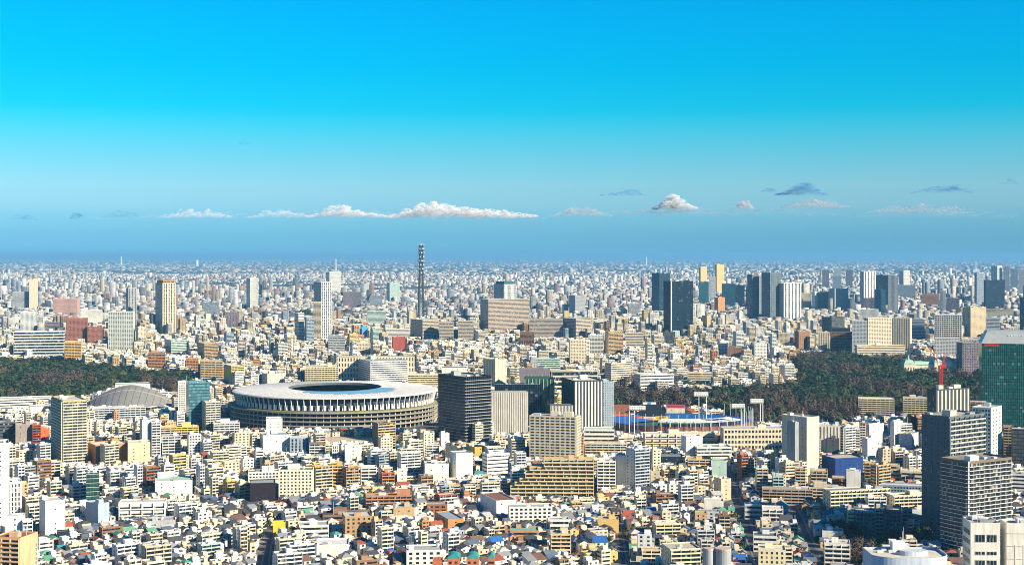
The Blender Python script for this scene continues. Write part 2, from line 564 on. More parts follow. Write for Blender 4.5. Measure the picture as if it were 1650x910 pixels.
def add_top(b, w, d, h, r, col, big=False, kinds=None):
    """rooftop clutter: stair house, tank, plant, mast"""
    ks = kinds if kinds is not None else r.choice([('pent',), ('pent', 'tank'), ('pent', 'unit', 'unit'), ('unit', 'unit'), ('pent', 'unit', 'mast'), ()])
    used = []
    for k in ks:
        for _ in range(6):
            if k == 'pent':
                pw, pd, ph = min(w * 0.45, r.uniform(3.5, 6.5) * (2 if big else 1)), min(d * 0.45, r.uniform(3, 5) * (1.6 if big else 1)), r.uniform(2.6, 3.6) * (1.5 if big else 1)
            elif k == 'tank':
                pw = pd = 2.4
                ph = 2.6
            elif k == 'unit':
                pw, pd, ph = min(w * .4, r.uniform(1.5, 4) * (2 if big else 1)), min(d * .4, r.uniform(1.2, 2.5) * (2 if big else 1)), r.uniform(1.0, 2.0) * (1.5 if big else 1)
            else:
                pw = pd = 0.5
                ph = r.uniform(5, 9) * (1.6 if big else 1)
            lx, ly = w / 2 - pw / 2 - 0.5, d / 2 - pd / 2 - 0.5
            if lx <= 0 or ly <= 0:
                break
            x, y = r.uniform(-lx, lx), r.uniform(-ly, ly)
            if all(abs(x - a) > (pw + e) / 2 + .2 or abs(y - q) > (pd + g) / 2 + .2 for a, q, e, g in used):
                used.append((x, y, pw, pd))
                mb = MB()
                if k == 'tank':
                    n = 8
                    mb.prism([(math.cos(2 * math.pi * i / n) * 1.2, math.sin(2 * math.pi * i / n) * 1.2) for i in range(n)], 0.9, 2.7)
                    mb.box(-0.8, 0.8, -0.8, 0.8, -0.05, 0.9)
                    b.add('water_tank', mb, (0.62, 0.62, 0.58), None, (x, y, h), None, b.roof_i)
                elif k == 'mast':
                    mb.bar((0, 0, -0.1), (0, 0, ph), 0.16, 4)
                    b.add('mast', mb, (0.6, 0.6, 0.6), METAL, (x, y, h), None, b.roof_i)
                else:
                    mb.box(-pw / 2, pw / 2, -pd / 2, pd / 2, -0.05, ph)
                    b.add('stair_house' if k == 'pent' else 'rooftop_unit', mb, col if k == 'pent' else r.choice([(0.55, 0.56, 0.56), (0.7, 0.7, 0.68), (0.3, 0.32, 0.33)]), None, (x, y, h), None, b.roof_i)
                break

def balcony_mb(fr, u0, u1, fh, bays, depth=1.4, para=1.1, fin=True, glass=True):
    mb = MB()
    mb.fbox(fr, u0, u1, 0, 0.18, 0.0, depth)
    mb.fbox(fr, u0, u1, 0.18, para, depth - 0.16, depth)
    if glass:
        n = max(1, bays)
        bw = (u1 - u0) / n
        for i in range(n):
            mb.fbox(fr, u0 + i * bw + bw * 0.08, u0 + (i + 1) * bw - bw * 0.08, 0.2, 2.3, -0.02, 0.05, 1)
    if fin:
        for i in range(bays + 1):
            u = u0 + (u1 - u0) * i / bays
            u = min(max(u, u0 + 0.1), u1 - 0.1)
            mb.fbox(fr, u - 0.1, u + 0.1, 0.18, fh, 0.0, depth - 0.16)
    return mb

def window_grid(b, fr, z0, fh, nf, bays, ww, wh, sill=0.9, margin=0.6, frame=None, cap=100, depth=0.06, skip=0.0, r=None):
    L = fr[6] - 2 * margin
    if L <= 1 or bays < 1:
        return 0
    bw = L / bays
    w2 = min(ww, bw * 0.92)
    mb = MB()
    mb.fbox((0, 0) + fr[2:], -w2 / 2, w2 / 2, sill, sill + wh, -0.05, depth, 1)
    n, rest = 0, None
    for f in range(nf):
        for i in range(bays):
            if skip and r and r.random() < skip:
                continue
            u = margin + (i + 0.5) * bw
            x, y = fr[0] + u * fr[2], fr[1] + u * fr[3]
            if n < cap:
                b.add('window', mb, (0.03, 0.04, 0.05), None, (x, y, z0 + f * fh))
            else:
                rest = rest or MB()
                rest.fbox(fr, u - w2 / 2, u + w2 / 2, z0 + f * fh + sill, z0 + f * fh + sill + wh, -0.05, depth, 1)
            n += 1
    if rest:
        b.add('window', rest, (0.03, 0.04, 0.05), None, (0, 0, 0), None, None, True)
    return n

def strip_window(b, frs, z0, fh, nf, sill=1.0, wh=1.5, m=0.4, every=1, glass=1, name='window_band', col=(0.03, 0.04, 0.05), n1=0.06):
    mb = MB()
    for fr in frs:
        mb.fbox(fr, m, fr[6] - m, sill, sill + wh, -0.05, n1, glass)
    for f in range(0, nf, every):
        b.add(name, mb, col, None, (0, 0, z0 + f * fh))

def vertical_strips(b, fr, z0, z1, n, frac, glass=1, name='window_strip', col=(0.03, 0.04, 0.05), n1=0.06, margin=0.8):
    L = fr[6] - 2 * margin
    if L <= 1:
        return
    bw = L / n
    mb = MB()
    mb.fbox((0, 0) + fr[2:], -bw * frac / 2, bw * frac / 2, z0, z1, -0.05, n1, glass)
    for i in range(n):
        u = margin + (i + .5) * bw
        b.add(name, mb, col, None, (fr[0] + u * fr[2], fr[1] + u * fr[3], 0))

LANDMARKS = []      # (px, py, depth, short phrase)
FOOT = []
def placed(x0, xs, x1, yt, yb, th=None, depth=None):
    """footprint and height of a building from where its corners stand in the photo: returns cx, cy, rotation, w, d, h"""
    Y = depth_of(yb)
    k0, k1 = (x0 - CX) / F, (x1 - CX) / F
    if xs is None or xs == x0 or xs == x1:
        mid = ((x0 + x1) / 2 - CX) / F
        t = -math.atan(mid) if th is None else R(th)
        if th is None:
            t += R(1.5)
        Xc, Yc = k0 * Y, Y
        if t > 0 and th is not None and xs is not None:
            pass
        w = (k1 * Yc - Xc) / (math.cos(t) - k1 * math.sin(t))
        d = depth or max(8.0, min(w * 0.8, 22.0))
        ax, ay = Xc, Yc
        cx = ax + w / 2 * math.cos(t) - d / 2 * math.sin(t)
        cyy = ay + w / 2 * math.sin(t) + d / 2 * math.cos(t)
    else:
        t = R(28 if th is None else th)
        Xc, Yc = (xs - CX) / F * Y, Y
        c, s = math.cos(t), math.sin(t)
        if t > 0:
            w = (k1 * Yc - Xc) / max(c - k1 * s, 0.25)
            den = s + k0 * c
            d = (Xc - k0 * Yc) / den if den > 0.12 else (depth or w * 0.7)
            d = depth or min(max(d, 6.0), 75.0)
            cx, cyy = Xc + w / 2 * c - d / 2 * s, Yc + w / 2 * s + d / 2 * c
        else:
            w = (Xc - k0 * Yc) / max(c - k0 * s, 0.25)
            den = -s - k1 * c
            d = (k1 * Yc - Xc) / den if den > 0.12 else (depth or w * 0.7)
            d = depth or min(max(d, 6.0), 75.0)
            cx, cyy = Xc - w / 2 * c - d / 2 * s, Yc - w / 2 * s + d / 2 * c
    h = CAMH - (yt - HY) * Y / F
    return cx, cyy, t, w, d, h

HERO_N = {}
def hero(name, label, cat, x0, xs, x1, yt, yb, style, col, th=None, depth=None, col2=None, deck=None, fh=None, bays=None,
         side=None, vis=None, lm=None, top=None, frac=None, crown=None, group=None, wh=None, mat=None, sidestyle=None, pp=None, tint=None, para=1.1, corner=None, fins=True):
    r = random.Random(hash_(label))
    cx, cyy, t, w, d, h = placed(x0, xs, x1, yt, yb, th, depth)
    pp = (0.9 if h < 60 else 1.4) if pp is None else pp
    h -= pp
    col = PAL.get(col, col)
    c2 = PAL.get(col2, col2) or tuple(min(1, c * 1.12) for c in col)
    b = Bld()
    fr = frames(w, d)
    sd = 'L' if (xs is None or xs == x0 or t > 0) else 'R'
    both = [fr['F'], fr['R'], fr['L']]
    fh = fh or (3.1 if style in ('apt', 'grid') else 3.8)
    nf = max(1, int(round(h / fh)))
    fh = h / nf
    deckc = PAL.get(deck, deck) or r.choice(DECK)
    if style == 'cur':
        add_body(b, w, d, h, PAL.get(tint, tint) or col, deckc, pp, mat or CUR, 'curtain_wall')
        strip_window(b, both, 0, fh, nf, fh - 0.25, 0.25, 0.0, 1, 0, 'floor_band', c2, 0.12)
    else:
        add_body(b, w, d, h, col, deckc, pp)
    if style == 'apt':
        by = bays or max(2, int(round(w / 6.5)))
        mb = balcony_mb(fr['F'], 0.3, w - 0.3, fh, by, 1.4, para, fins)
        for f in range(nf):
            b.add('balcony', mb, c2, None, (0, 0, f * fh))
        st = sidestyle or 'win'
        if st == 'apt':
            mb = balcony_mb(fr[sd], 0.3, d - 0.3, fh, max(1, int(d / 6.5)), 1.4, para, fins)
            for f in range(nf):
                b.add('balcony', mb, c2, None, (0, 0, f * fh))
        elif st == 'win':
            window_grid(b, fr[sd], 0, fh, nf, max(1, int(d / 6)), 1.4, 1.3, 1.0, cap=40)
    elif style == 'grid':
        by = bays or max(2, int(round(w / 3.4)))
        window_grid(b, fr['F'], 0, fh, nf, by, (w / by) * (frac or 0.62), wh or fh * 0.52, fh * 0.26, cap=100)
        if (sidestyle or 'win') == 'win':
            window_grid(b, fr[sd], 0, fh, nf, max(1, int(d / 4.2)), 1.9, wh or fh * 0.5, fh * 0.26, cap=40)
        elif sidestyle == 'apt':
            mb = balcony_mb(fr[sd], 0.3, d - 0.3, fh, max(1, int(d / 6.5)))
            for f in range(nf):
                b.add('balcony', mb, c2, None, (0, 0, f * fh))
    elif style == 'rib':
        strip_window(b, both, 0, fh, nf, fh * 0.28, wh or fh * 0.45)
    elif style == 'vstripe':
        by = bays or max(3, int(round(w / 4.5)))
        vertical_strips(b, fr['F'], fh * 0.5, h - 0.6, by, frac or 0.45)
        vertical_strips(b, fr[sd], fh * 0.5, h - 0.6, max(2, int(d / 5)), 0.5)
        strip_window(b, both, 0, fh, nf, fh * 0.82, fh * 0.18, 0.1, 1 if nf < 25 else 2, 0, 'floor_band', c2, 0.14)
    elif style == 'fin':
        by = bays or max(3, int(round(w / 3.0)))
        vertical_strips(b, fr['F'], 0.5, h - 0.3, by, frac or 0.5, 0, 'fin', c2, 0.55, 0.4)
        vertical_strips(b, fr[sd], 1.5, h - 1.2, max(1, int(d / 5)), 0.3)
    elif style == 'slab':
        mb = MB()
        for q in (fr['F'], fr['R'], fr['L']):
            mb.fbox(q, -1.2 if q is fr['F'] else 0.02, q[6] + (1.2 if q is fr['F'] else -0.02), 0.0, 0.6, -0.05, 1.2, 0)
        for f in range(nf):
            b.add('balcony', mb, c2, None, (0, 0, f * fh))
        b.parts[0] = (b.parts[0][0], b.parts[0][1], col, CUR) + b.parts[0][4:]
    elif style == 'blank':
        for key, f0 in (('F', 0.35), (sd, 0.5)):
            if r.random() < 0.8 and fr[key][6] > 5 and h > 6:
                n = max(1, int(fr[key][6] / 9))
                window_grid(b, fr[key], 0, fh, nf, n, 1.2, 1.1, fh * .3, cap=24, skip=f0, r=r)
    if corner:
        q = MB(); q.fbox(fr['F'], -.25, corner[0], 0, h + pp - .1, -.05, .3)
        b.add('corner_fin', q, PAL.get(corner[1], corner[1]))
    if crown:
        mb = MB()
        mb.box(-w * .42, w * .42, -d * .42, d * .42, h - 0.1, h + crown[0])
        b.add('crown', mb, PAL.get(crown[1], crown[1]))
        if len(crown) > 2:
            strip_window(b, [tuple([-w * .42, -d * .42, 1, 0, 0, -1, w * .84])], h, crown[0], 1, crown[0] * .3, crown[0] * .4, 0.8)
    else:
        add_top(b, w, d, h, r, c2, big=w > 30, kinds=top)
    root = b.emit(name, (cx, cyy, 0), t, label, cat, group)
    occupy(cx, cyy, w, d, t, margin=1.2)
    own(min(x0, x1), max(x0, x1), yt, vis or (yb - (6 if depth_of(yb) < 2200 else 3)), depth_of(yb))
    FOOT.append((min(x0, x1), max(x0, x1), yt, yb, depth_of(yb)))
    if lm:
        LANDMARKS.append(((x0 + x1) / 2, yb, lm))
    return root, b, (cx, cyy, t, w, d, h)

def hash_(s):
    k = 7
    for ch in s:
        k = (k * 131 + ord(ch)) % 1000003
    return k
def H(*a, **k):
    return hero(*a, **k)

TW, OT, AB, OB, HS = ('residential_tower', 'tower'), ('office_tower', 'office tower'), ('apartment_building', 'apartment block'), ('office_building', 'office building'), ('house', 'house')
def T(kind, label, *a, **k):
    return hero(kind[0], label, kind[1], *a, **k)

# ------------------------------------------------------------------ far left skyline
T(TW, 'tall cream tower with orange vertical stripe and orange crown', 250, 262, 283, 456, 541, 'vstripe', 'cream', 30, col2='cream', crown=(9, 'orange', 1), bays=5, lm='the orange-crowned tower')
T(TW, 'pale grey tower with a regular grid of dark windows', 172, 174, 215, 502, 568, 'grid', (0.56, 0.58, 0.52), 6, bays=11, depth=24, lm='the grey grid tower')
T(TW, 'slim grey tower standing behind the pale grid tower', 203, 207, 220, 464, 536, 'vstripe', 'grey', 30)
T(OB, 'wide white office with broad dark glass bands beside the wood', 18, 22, 103, 534, 582, 'rib', 'white', 12, wh=4.2, fh=6.2, depth=30, vis=573, lm='the banded white office')
T(OB, 'brick red office block with rows of small white windows', 103, 106, 141, 513, 556, 'grid', 'brick', 15, lm='the brick red office')
T(OB, 'low brick red annex stepping down beside the brick office', 141, None, 165, 526, 556, 'grid', 'brick')
T(AB, 'wide pink apartment block with green roof edge', 83, 85, 125, 481, 512, 'grid', 'pink', 10)
T(TW, 'tan tower rising beside a wide grey block', 47, None, 61, 450, 502, 'blank', 'beige', depth=18)
T(OB, 'wide grey slab office left of the tan tower', 20, None, 47, 470, 502, 'rib', 'grey')
T(OB, 'dark purple flat block before the brick red office', 72, None, 97, 519, 541, 'rib', 'purple-grey')
T(AB, 'gold block of flats at the edge of the wood', 100, 104, 131, 550, 590, 'apt', 'gold', 15, vis=577)
T(AB, 'brown and orange flats in a row by the wood', 235, 238, 266, 568, 598, 'apt', 'brown', 12, col2='orange')
T(AB, 'orange brown low flats at the wood edge', 300, None, 320, 577, 600, 'apt', 'orange')
T(AB, 'tan block of flats with deep window grid and dark side', 318, 323, 359, 581, 618, 'apt', 'tan', 14, col2=(.6, .45, .25))
T(AB, 'bright yellow flats behind the stadium with dark side wall', 361, 372, 393, 589, 624, 'apt', 'yellow', 28)
T(TW, 'slim white tower with dark blue side face', 397, 403, 416, 448, 502, 'vstripe', 'white', 30)
T(OB, 'pale green glass low office among cream blocks', 265, 276, 304, 548, 575, 'rib', 'mint', 28)
T(AB, 'tan stepped balcony flats beside the pale green office', 318, 329, 351, 553, 582, 'apt', 'tan', 30)
T(OB, 'dark purple brown block with vertical strips', 363, None, 385, 503, 530, 'vstripe', 'purple-grey')
T(AB, 'slim brick flats with white balconies', 384, None, 395, 548, 582, 'apt', 'brick', col2='white')
T(OB, 'teal grey low office before the slim white tower', 327, None, 353, 487, 508, 'rib', 'blue-grey')
T(AB, 'white grid flats behind the gold block', 131, None, 165, 500, 522, 'grid', 'white')
T(AB, 'grey flats with pale grid left of brick office', 33, None, 60, 502, 540, 'grid', 'pale grey')
T(AB, 'white slab flats with yellow base', 62, None, 70, 500, 545, 'apt', 'white')
# ------------------------------------------------------------------ centre skyline
T(TW, 'tall white and blue striped tower, tallest of its cluster', 506, 518, 534, 454, 548, 'vstripe', 'pale grey', 34, bays=5, lm='the striped blue tower')
T(TW, 'narrow tan tower in front of the blue striped tower', 505, None, 518, 486, 549, 'apt', 'beige', depth=14)
T(TW, 'dark navy slab with white horizontal stripes, taller of the pair', 475, 481, 490, 504, 552, 'rib', 'white', 35)
T(TW, 'dark navy slab with white stripes, shorter of the pair', 491, 494, 506, 511, 553, 'rib', 'blue-grey', 28)
T(TW, 'white square tower in the haze behind the striped tower', 525, 531, 549, 438, 475, 'vstripe', 'white', 30)
T(AB, 'purple brown flats standing behind low roofs', 553, None, 582, 470, 497, 'vstripe', 'purple-grey')
T(TW, 'pale green white tower beside the lattice mast', 623, 628, 644, 455, 490, 'grid', 'mint', 24)
T(OB, 'grey green office with dark windows', 592, None, 622, 501, 524, 'rib', 'mint')
T(OB, 'dark slab with green face near lattice mast', 596, None, 616, 476, 496, 'rib', 'blue-grey')
T(AB, 'red fronted block with white base below the mast', 631, 633, 653, 543, 570, 'blank', 'red', 10)
T(OB, 'cream office behind the long cream hall', 577, None, 597, 552, 575, 'grid', 'cream')
T(OB, 'wide grey office with window strips and roof plant', 527, 529, 556, 540, 570, 'rib', 'grey', 10)
T(OB, 'building wrapped in bright blue sheeting', 583, None, 592, 526, 548, 'blank', 'skyblue', depth=10)
T(OB, 'white roofed wide hall with dark glass front', 622, None, 662, 530, 545, 'rib', 'white')
T(OB, 'long cream hall with tall narrow windows', 540, 544, 668, 575, 618, 'grid', 'cream', 4, fh=9, bays=26, frac=.4, wh=6, depth=30, deck='dark grey', lm='the long cream hall')
T(OB, 'white office with crisp ribbon windows and dark side wing', 578, 597, 657, 582, 624, 'rib', 'white', 22, lm='the ribboned white office')
T(AB, 'cream dormitory with deep square window recesses', 487, 491, 545, 591, 628, 'apt', 'cream', 8, bays=12, fh=3.4, lm='the cream dormitory')
T(OB, 'cream ribbed tower block with dark blue side wall', 779, 798, 816, 579, 628, 'fin', 'cream', 34, frac=.35, lm='the ribbed cream block')
T(OB, 'long low cream building with ribbon windows behind the dark tower', 657, None, 724, 603, 628, 'rib', 'cream', depth=20)
T(OB, 'pale block with dark blue side behind the stadium roof', 422, 431, 458, 602, 628, 'blank', 'cream', 30)
T(OB, 'low hall with black solar panels on its sloping roof', 712, None, 752, 592, 622, 'blank', 'white', deck='dark grey', depth=30, top=())
T(OB, 'wide tan ministry block with dark side and green roof edge', 774, 787, 853, 482, 540, 'rib', (.50, .40, .31), 24, deck='pale green', col2='pale green', lm='the tan ministry block', top=('pent', 'unit'))
T(OT, 'dark topped white tower behind the tan ministry block', 796, 812, 832, 458, 532, 'vstripe', 'pale grey', 34, crown=(10, 'teal'))
T(OB, 'low tan ministry wing with dark end wall beside the mast', 660, 681, 707, 515, 550, 'rib', (.52, .43, .33), 30, deck='pale green')
T(OB, 'low tan ministry wing with green roof edge, second from mast', 708, None, 731, 518, 551, 'rib', (.52, .43, .33), deck='pale green')
T(OB, 'low tan ministry wing beside the dark stair block', 738, None, 763, 517, 551, 'rib', (.52, .43, .33), deck='pale green')
T(OB, 'long low tan ministry wing right of the main block', 853, None, 907, 513, 546, 'rib', (.50, .40, .31), deck='pale green', depth=18)
T(OB, 'low tan ministry wing with dark navy end wall', 907, 928, 952, 513, 547, 'rib', (.52, .43, .33), 34, deck='pale green')
T(OB, 'brown orange low flats before the ministry', 838, None, 861, 534, 560, 'apt', 'brown')
T(OB, 'teal striped white building with stepped roofs', 866, None, 903, 577, 604, 'rib', 'mint', depth=16, col2='teal', lm='the teal-striped building')
T(AB, 'cream flats with window grid in front of the ministry', 917, 919, 945, 547, 590, 'grid', 'cream', 10)
T(AB, 'tan balcony flats with dark blue side wall', 975, 980, 1004, 534, 574, 'apt', 'tan', 28)
T(AB, 'white flats group behind the cream grid flats', 948, None, 972, 540, 575, 'apt', 'white')
T(OB, 'yellow cream office with wide bands', 1007, None, 1037, 536, 562, 'rib', 'cream')
T(OB, 'low dark roofed hall with cream frame', 885, 888, 963, 598, 632, 'rib', 'cream', 6, fh=9, wh=6, depth=26, lm='the cream-framed hall')
T(OB, 'purple brown low block with cream end pier', 837, None, 886, 594, 632, 'blank', 'purple-grey', depth=24)
T(OB, 'cream school with wide windows by the avenue', 975, 985, 1017, 585, 628, 'rib', 'cream', 26)
T(OB, 'cream stepped terrace building with white bands', 1022, 1032, 1086, 603, 634, 'rib', 'white', 18, fh=5)
T(OB, 'low cream school with orange corner', 1108, None, 1148, 600, 622, 'rib', 'cream')
T(OB, 'white block with blue rooftop near the wood', 1214, 1216, 1238, 553, 582, 'grid', 'white', 10, deck='skyblue')
T(OB, 'white dome roofed pale block by the temple', 1155, None, 1173, 553, 576, 'grid', 'white')
T(OB, 'brown low hall near the white blue-topped block', 1172, None, 1196, 559, 580, 'blank', 'brown')
# ------------------------------------------------------------------ right skyline
T(OT, 'dark navy glass tower with thin white corner line, largest', 1069, 1081, 1117, 453, 545, 'cur', (.006, .018, .034), 30, col2=(.012, .028, .045), corner=(3.2, 'white'), lm='the dark navy tower', top=('unit', 'unit', 'pent'))
T(OT, 'dark blue glass tower half hidden behind the navy tower', 1050, 1062, 1080, 440, 505, 'cur', (.02, .05, .085), 30, col2=(.03, .06, .09))
T(TW, 'golden tower in the haze, shorter of two', 1126, 1129, 1139, 430, 475, 'vstripe', (.80, .54, .20), 24, frac=.18)
T(TW, 'golden tower in the haze, taller of two', 1152, 1155, 1167, 426, 475, 'vstripe', (.80, .54, .20), 24, frac=.18)
T(OT, 'dark teal pointed block before the shorter golden tower', 1126, None, 1142, 454, 492, 'cur', 'teal')
T(OT, 'lilac grey slim tower between the golden towers', 1142, None, 1153, 446, 488, 'vstripe', 'pale grey')
T(OT, 'dark teal glass slab right of the taller golden tower', 1163, None, 1185, 457, 498, 'cur', (.02, .07, .10))
T(OT, 'navy glass slab adjoining the dark teal slab', 1185, None, 1200, 459, 497, 'cur', 'navy')
T(OT, 'purple grey striped tower with dark side', 1204, 1212, 1223, 442, 518, 'vstripe', 'purple-grey', 34)
T(OT, 'slim pale tower squeezed behind the purple grey tower', 1222, None, 1229, 444, 512, 'vstripe', 'pale grey')
T(OT, 'tall dark teal tower with grey striped right half', 1227, 1241, 1258, 439, 519, 'vstripe', (.16, .2, .22), 36, lm='the dark teal tower')
T(TW, 'white tower with dark central strips and stepped top', 1256, 1263, 1291, 456, 519, 'vstripe', 'white', 24, bays=5, lm='the white striped tower')
T(AB, 'orange tan slab with dark side below golden towers', 1151, 1157, 1168, 479, 508, 'blank', 'orange', 32)
T(OB, 'grey grid office block with dark side', 917, 927, 943, 476, 508, 'grid', 'grey', 34)
T(OB, 'pale ribbed cube office among low roofs', 1013, None, 1031, 488, 512, 'rib', 'pale grey')
T(OB, 'dark grey low office beside the navy tower foot', 1068, None, 1088, 535, 556, 'grid', 'dark grey')
T(AB, 'white flats between navy tower and orange slab', 1122, 1124, 1136, 490, 520, 'vstripe', 'white', 14)
T(OB, 'tan small office with dark side by the navy tower', 1131, 1139, 1145, 508, 530, 'blank', 'tan', 34)
T(OT, 'white tower with bright vertical piers and dark side', 1386, 1392, 1411, 437, 505, 'vstripe', 'white', 30, bays=4, lm='the bright white tower')
T(OT, 'dark navy slab tower right of the bright white tower', 1411, None, 1432, 443, 504, 'cur', 'navy')
T(OT, 'grey striped tower with curved top beside navy slab', 1431, None, 1447, 443, 510, 'vstripe', 'grey')
T(OT, 'white and blue tower in haze beyond grey striped tower', 1449, 1456, 1466, 436, 482, 'vstripe', 'white', 34)
T(OT, 'blue glass block in front of the navy slab', 1409, None, 1427, 466, 509, 'cur', (.05, .13, .2))
T(OT, 'pale blue banded block beside the grey tower', 1446, None, 1475, 459, 484, 'rib', 'blue-grey')
T(AB, 'purple striped flats at the white tower foot', 1392, None, 1411, 480, 506, 'vstripe', 'purple-grey')
T(OB, 'grey grid office with dark navy side', 1335, 1345, 1367, 465, 504, 'grid', 'grey', 30)
T(AB, 'dark and white slim flats left of teal block', 1291, None, 1307, 472, 502, 'vstripe', 'cream')
T(AB, 'navy and white slim flats beside low teal block', 1308, 1313, 1320, 470, 503, 'blank', 'white', 40)
T(OB, 'low dark teal office beside the grey grid office', 1319, None, 1336, 470, 503, 'cur', 'teal')
T(TW, 'pale tower in haze, tallest above the grey grid office', 1344, None, 1356, 432, 460, 'vstripe', 'pale grey')
T(TW, 'pale purple tower in haze left of the tallest pale tower', 1325, None, 1336, 435, 462, 'vstripe', 'purple-grey')
T(TW, 'grey tower in haze directly over grey grid office', 1342, None, 1355, 444, 474, 'vstripe', 'blue-grey')
T(TW, 'purple slim tower in haze before the river', 1363, None, 1374, 435, 462, 'vstripe', 'purple-grey')
T(OB, 'wide orange block behind the cream hotel', 1486, None, 1513, 473, 498, 'rib', 'orange')
T(OB, 'grey slim tower beside the purple brown block', 1514, None, 1524, 468, 508, 'vstripe', 'grey')
T(OB, 'purple brown block of medium height', 1525, None, 1546, 480, 508, 'rib', 'purple-grey')
T(OT, 'blue grey tower below a white chimney', 1570, 1574, 1585, 440, 495, 'vstripe', 'blue-grey', 28)
T(OT, 'broad dark navy glass tower with angled top', 1585, 1588, 1619, 451, 505, 'cur', 'navy', 20, lm='the broad navy tower')
T(OT, 'blue and white tower rising behind the broad navy tower', 1597, 1607, 1615, 428, 470, 'vstripe', 'white', 38)
T(OT, 'slim grey tower near the photo edge behind navy tower', 1617, None, 1627, 429, 470, 'vstripe', 'grey')
T(OT, 'dark slim tower beside the slim grey tower', 1628, None, 1640, 433, 465, 'vstripe', 'blue-grey')
T(OT, 'pale banded tower at the far right edge', 1641, None, 1662, 434, 480, 'rib', 'pale grey')
T(OT, 'dark navy block cut by the right edge', 1643, None, 1668, 480, 540, 'cur', 'navy')
T(OB, 'tan square office with dark side and roof plant', 1551, 1564, 1589, 495, 546, 'grid', (.55, .45, .28), 30, frac=.4, lm='the tan square office')
T(OB, 'white arcade office with tall glazed grid', 1506, None, 1550, 507, 552, 'grid', 'white', bays=12, fh=5, frac=.75, wh=3.8, depth=20, lm='the white arcade office')
T(OB, 'low white office with rounded grey bands', 1589, None, 1611, 511, 548, 'rib', 'pale grey')
T(OB, 'long low cream office right of the tan office', 1589, None, 1633, 498, 518, 'rib', 'cream')
T(('hotel', 'hotel'), 'big cream hotel slab with small square windows', 1396, 1399, 1437, 512, 574, 'grid', 'cream', 16, bays=14, depth=22, lm='the cream hotel')
T(('hotel', 'hotel'), 'cream hotel slab with vertical window bands, angled away', 1436, None, 1467, 512, 568, 'vstripe', 'cream', -24, bays=8, depth=20, frac=.35)
T(('hotel', 'hotel'), 'grey white hotel annex with dark lower floors', 1373, None, 1397, 516, 574, 'grid', 'pale grey', depth=20)
T(('hotel', 'hotel'), 'low cream hotel base with rows of openings', 1379, 1381, 1458, 556, 578, 'rib', 'cream', 6, depth=14)
T(AB, 'white cream block behind the hotel annex', 1385, None, 1416, 498, 528, 'grid', 'white')
T(OB, 'dark glass round topped hall over brown base', 1338, None, 1373, 534, 570, 'rib', 'brown', crown=(9, 'navy'))
T(OB, 'wide dark blue office left of the hotel', 1324, 1340, 1361, 511, 550, 'rib', 'dark grey', 30)
T(AB, 'brown block with white edge near the hall', 1281, 1287, 1305, 534, 566, 'blank', 'brown', 28)
T(AB, 'cream block with tall dark window slots', 1319, None, 1337, 535, 566, 'vstripe', 'cream')
T(OB, 'pale yellow block at the wood corner', 1256, None, 1273, 536, 560, 'grid', 'cream')
T(OB, 'bluish glass office beside the hotel', 1467, None, 1490, 514, 550, 'rib', 'blue-grey')
T(OB, 'purple grey ministry with rows of windows beside palace', 1548, 1551, 1580, 552, 606, 'grid', 'purple-grey', 8, bays=10, depth=26)
T(AB, 'white gabled house block above the purple ministry', 1550, None, 1594, 545, 575, 'grid', 'white', depth=14)
T(AB, 'white apartment cluster behind the palace', 1506, None, 1546, 544, 576, 'grid', 'white')
# ------------------------------------------------------------------ around the stadium and the near right
T(OT, 'blue glass tower with clear corner beside the stadium', 300, 304, 338, 616, 700, 'cur', (.08, .2, .24), 20, depth=26, lm='the blue glass tower')
T(AB, 'white block standing behind the blue glass tower', 287, None, 303, 615, 672, 'grid', 'white', depth=16)
T(AB, 'slim cream flats with dark side beside blue glass tower', 325, 331, 355, 647, 702, 'apt', 'cream', 26, depth=22)
T(TW, 'dark tower of stacked balcony bands beside the stadium', 706, 750, 791, 607, 724, 'slab', (.008, .012, .02), 38, col2=(.36, .35, .33), vis=712, lm='the dark banded tower', top=('unit', 'pent', 'unit', 'unit'))
T(OT, 'pale ribbed metal block with fine vertical lines, no windows', 791, None, 851, 631, 704, 'fin', (.42, .41, .37), 2, col2=(.66, .62, .54), bays=20, frac=.6, depth=16, lm='the pale ribbed block', top=())
T(OT, 'dark navy glass block behind the pale ribbed block', 797, None, 874, 619, 694, 'cur', (.008, .02, .034), None, depth=20, top=('unit', 'unit', 'unit'))
T(OT, 'grey office tower with white vertical ribs and dark side', 890, 925, 972, 613, 700, 'fin', (.03, .04, .05), 16, depth=52, col2=(.74, .71, .62), bays=9, frac=.45, lm='the white-ribbed tower', top=('unit', 'pent', 'unit'))
T(OT, 'blue grey panelled tower fused to the white ribbed tower', 970, None, 989, 614, 698, 'grid', (.34, .40, .45), 10, depth=22, frac=.3)
T(OB, 'lower ribbed block at the foot of the white ribbed tower', 884, 886, 924, 652, 706, 'fin', (.05, .06, .07), 8, col2=(.62, .60, .54), bays=16, depth=12, top=())
T(AB, 'cream apartment tower with square windows and railed balconies', 853, 928, 942, 671, 758, 'grid', 'cream', -16, bays=9, frac=.72, depth=20, sidestyle='apt', vis=742, lm='the cream apartment tower', top=('pent', 'pent', 'tank', 'unit'))
T(OB, 'white ribbon windowed block with pale green roof', 941, None, 990, 691, 726, 'rib', 'white', depth=22, deck='pale green', fh=5)
T(AB, 'cream balcony flats long and low before the ribbon block', 942, None, 1010, 713, 740, 'apt', 'cream', depth=14)
T(AB, 'blue grey balcony tower with dark shaded side', 1008, 1022, 1046, 723, 796, 'apt', (.42, .46, .5), 30, lm='the blue-grey balcony tower', sidestyle='win')
T(OB, 'long beige school with rows of deep balconies', 1037, 1039, 1152, 698, 729, 'apt', 'cream', 3, bays=9, fh=5.5, depth=16, lm='the long beige school')
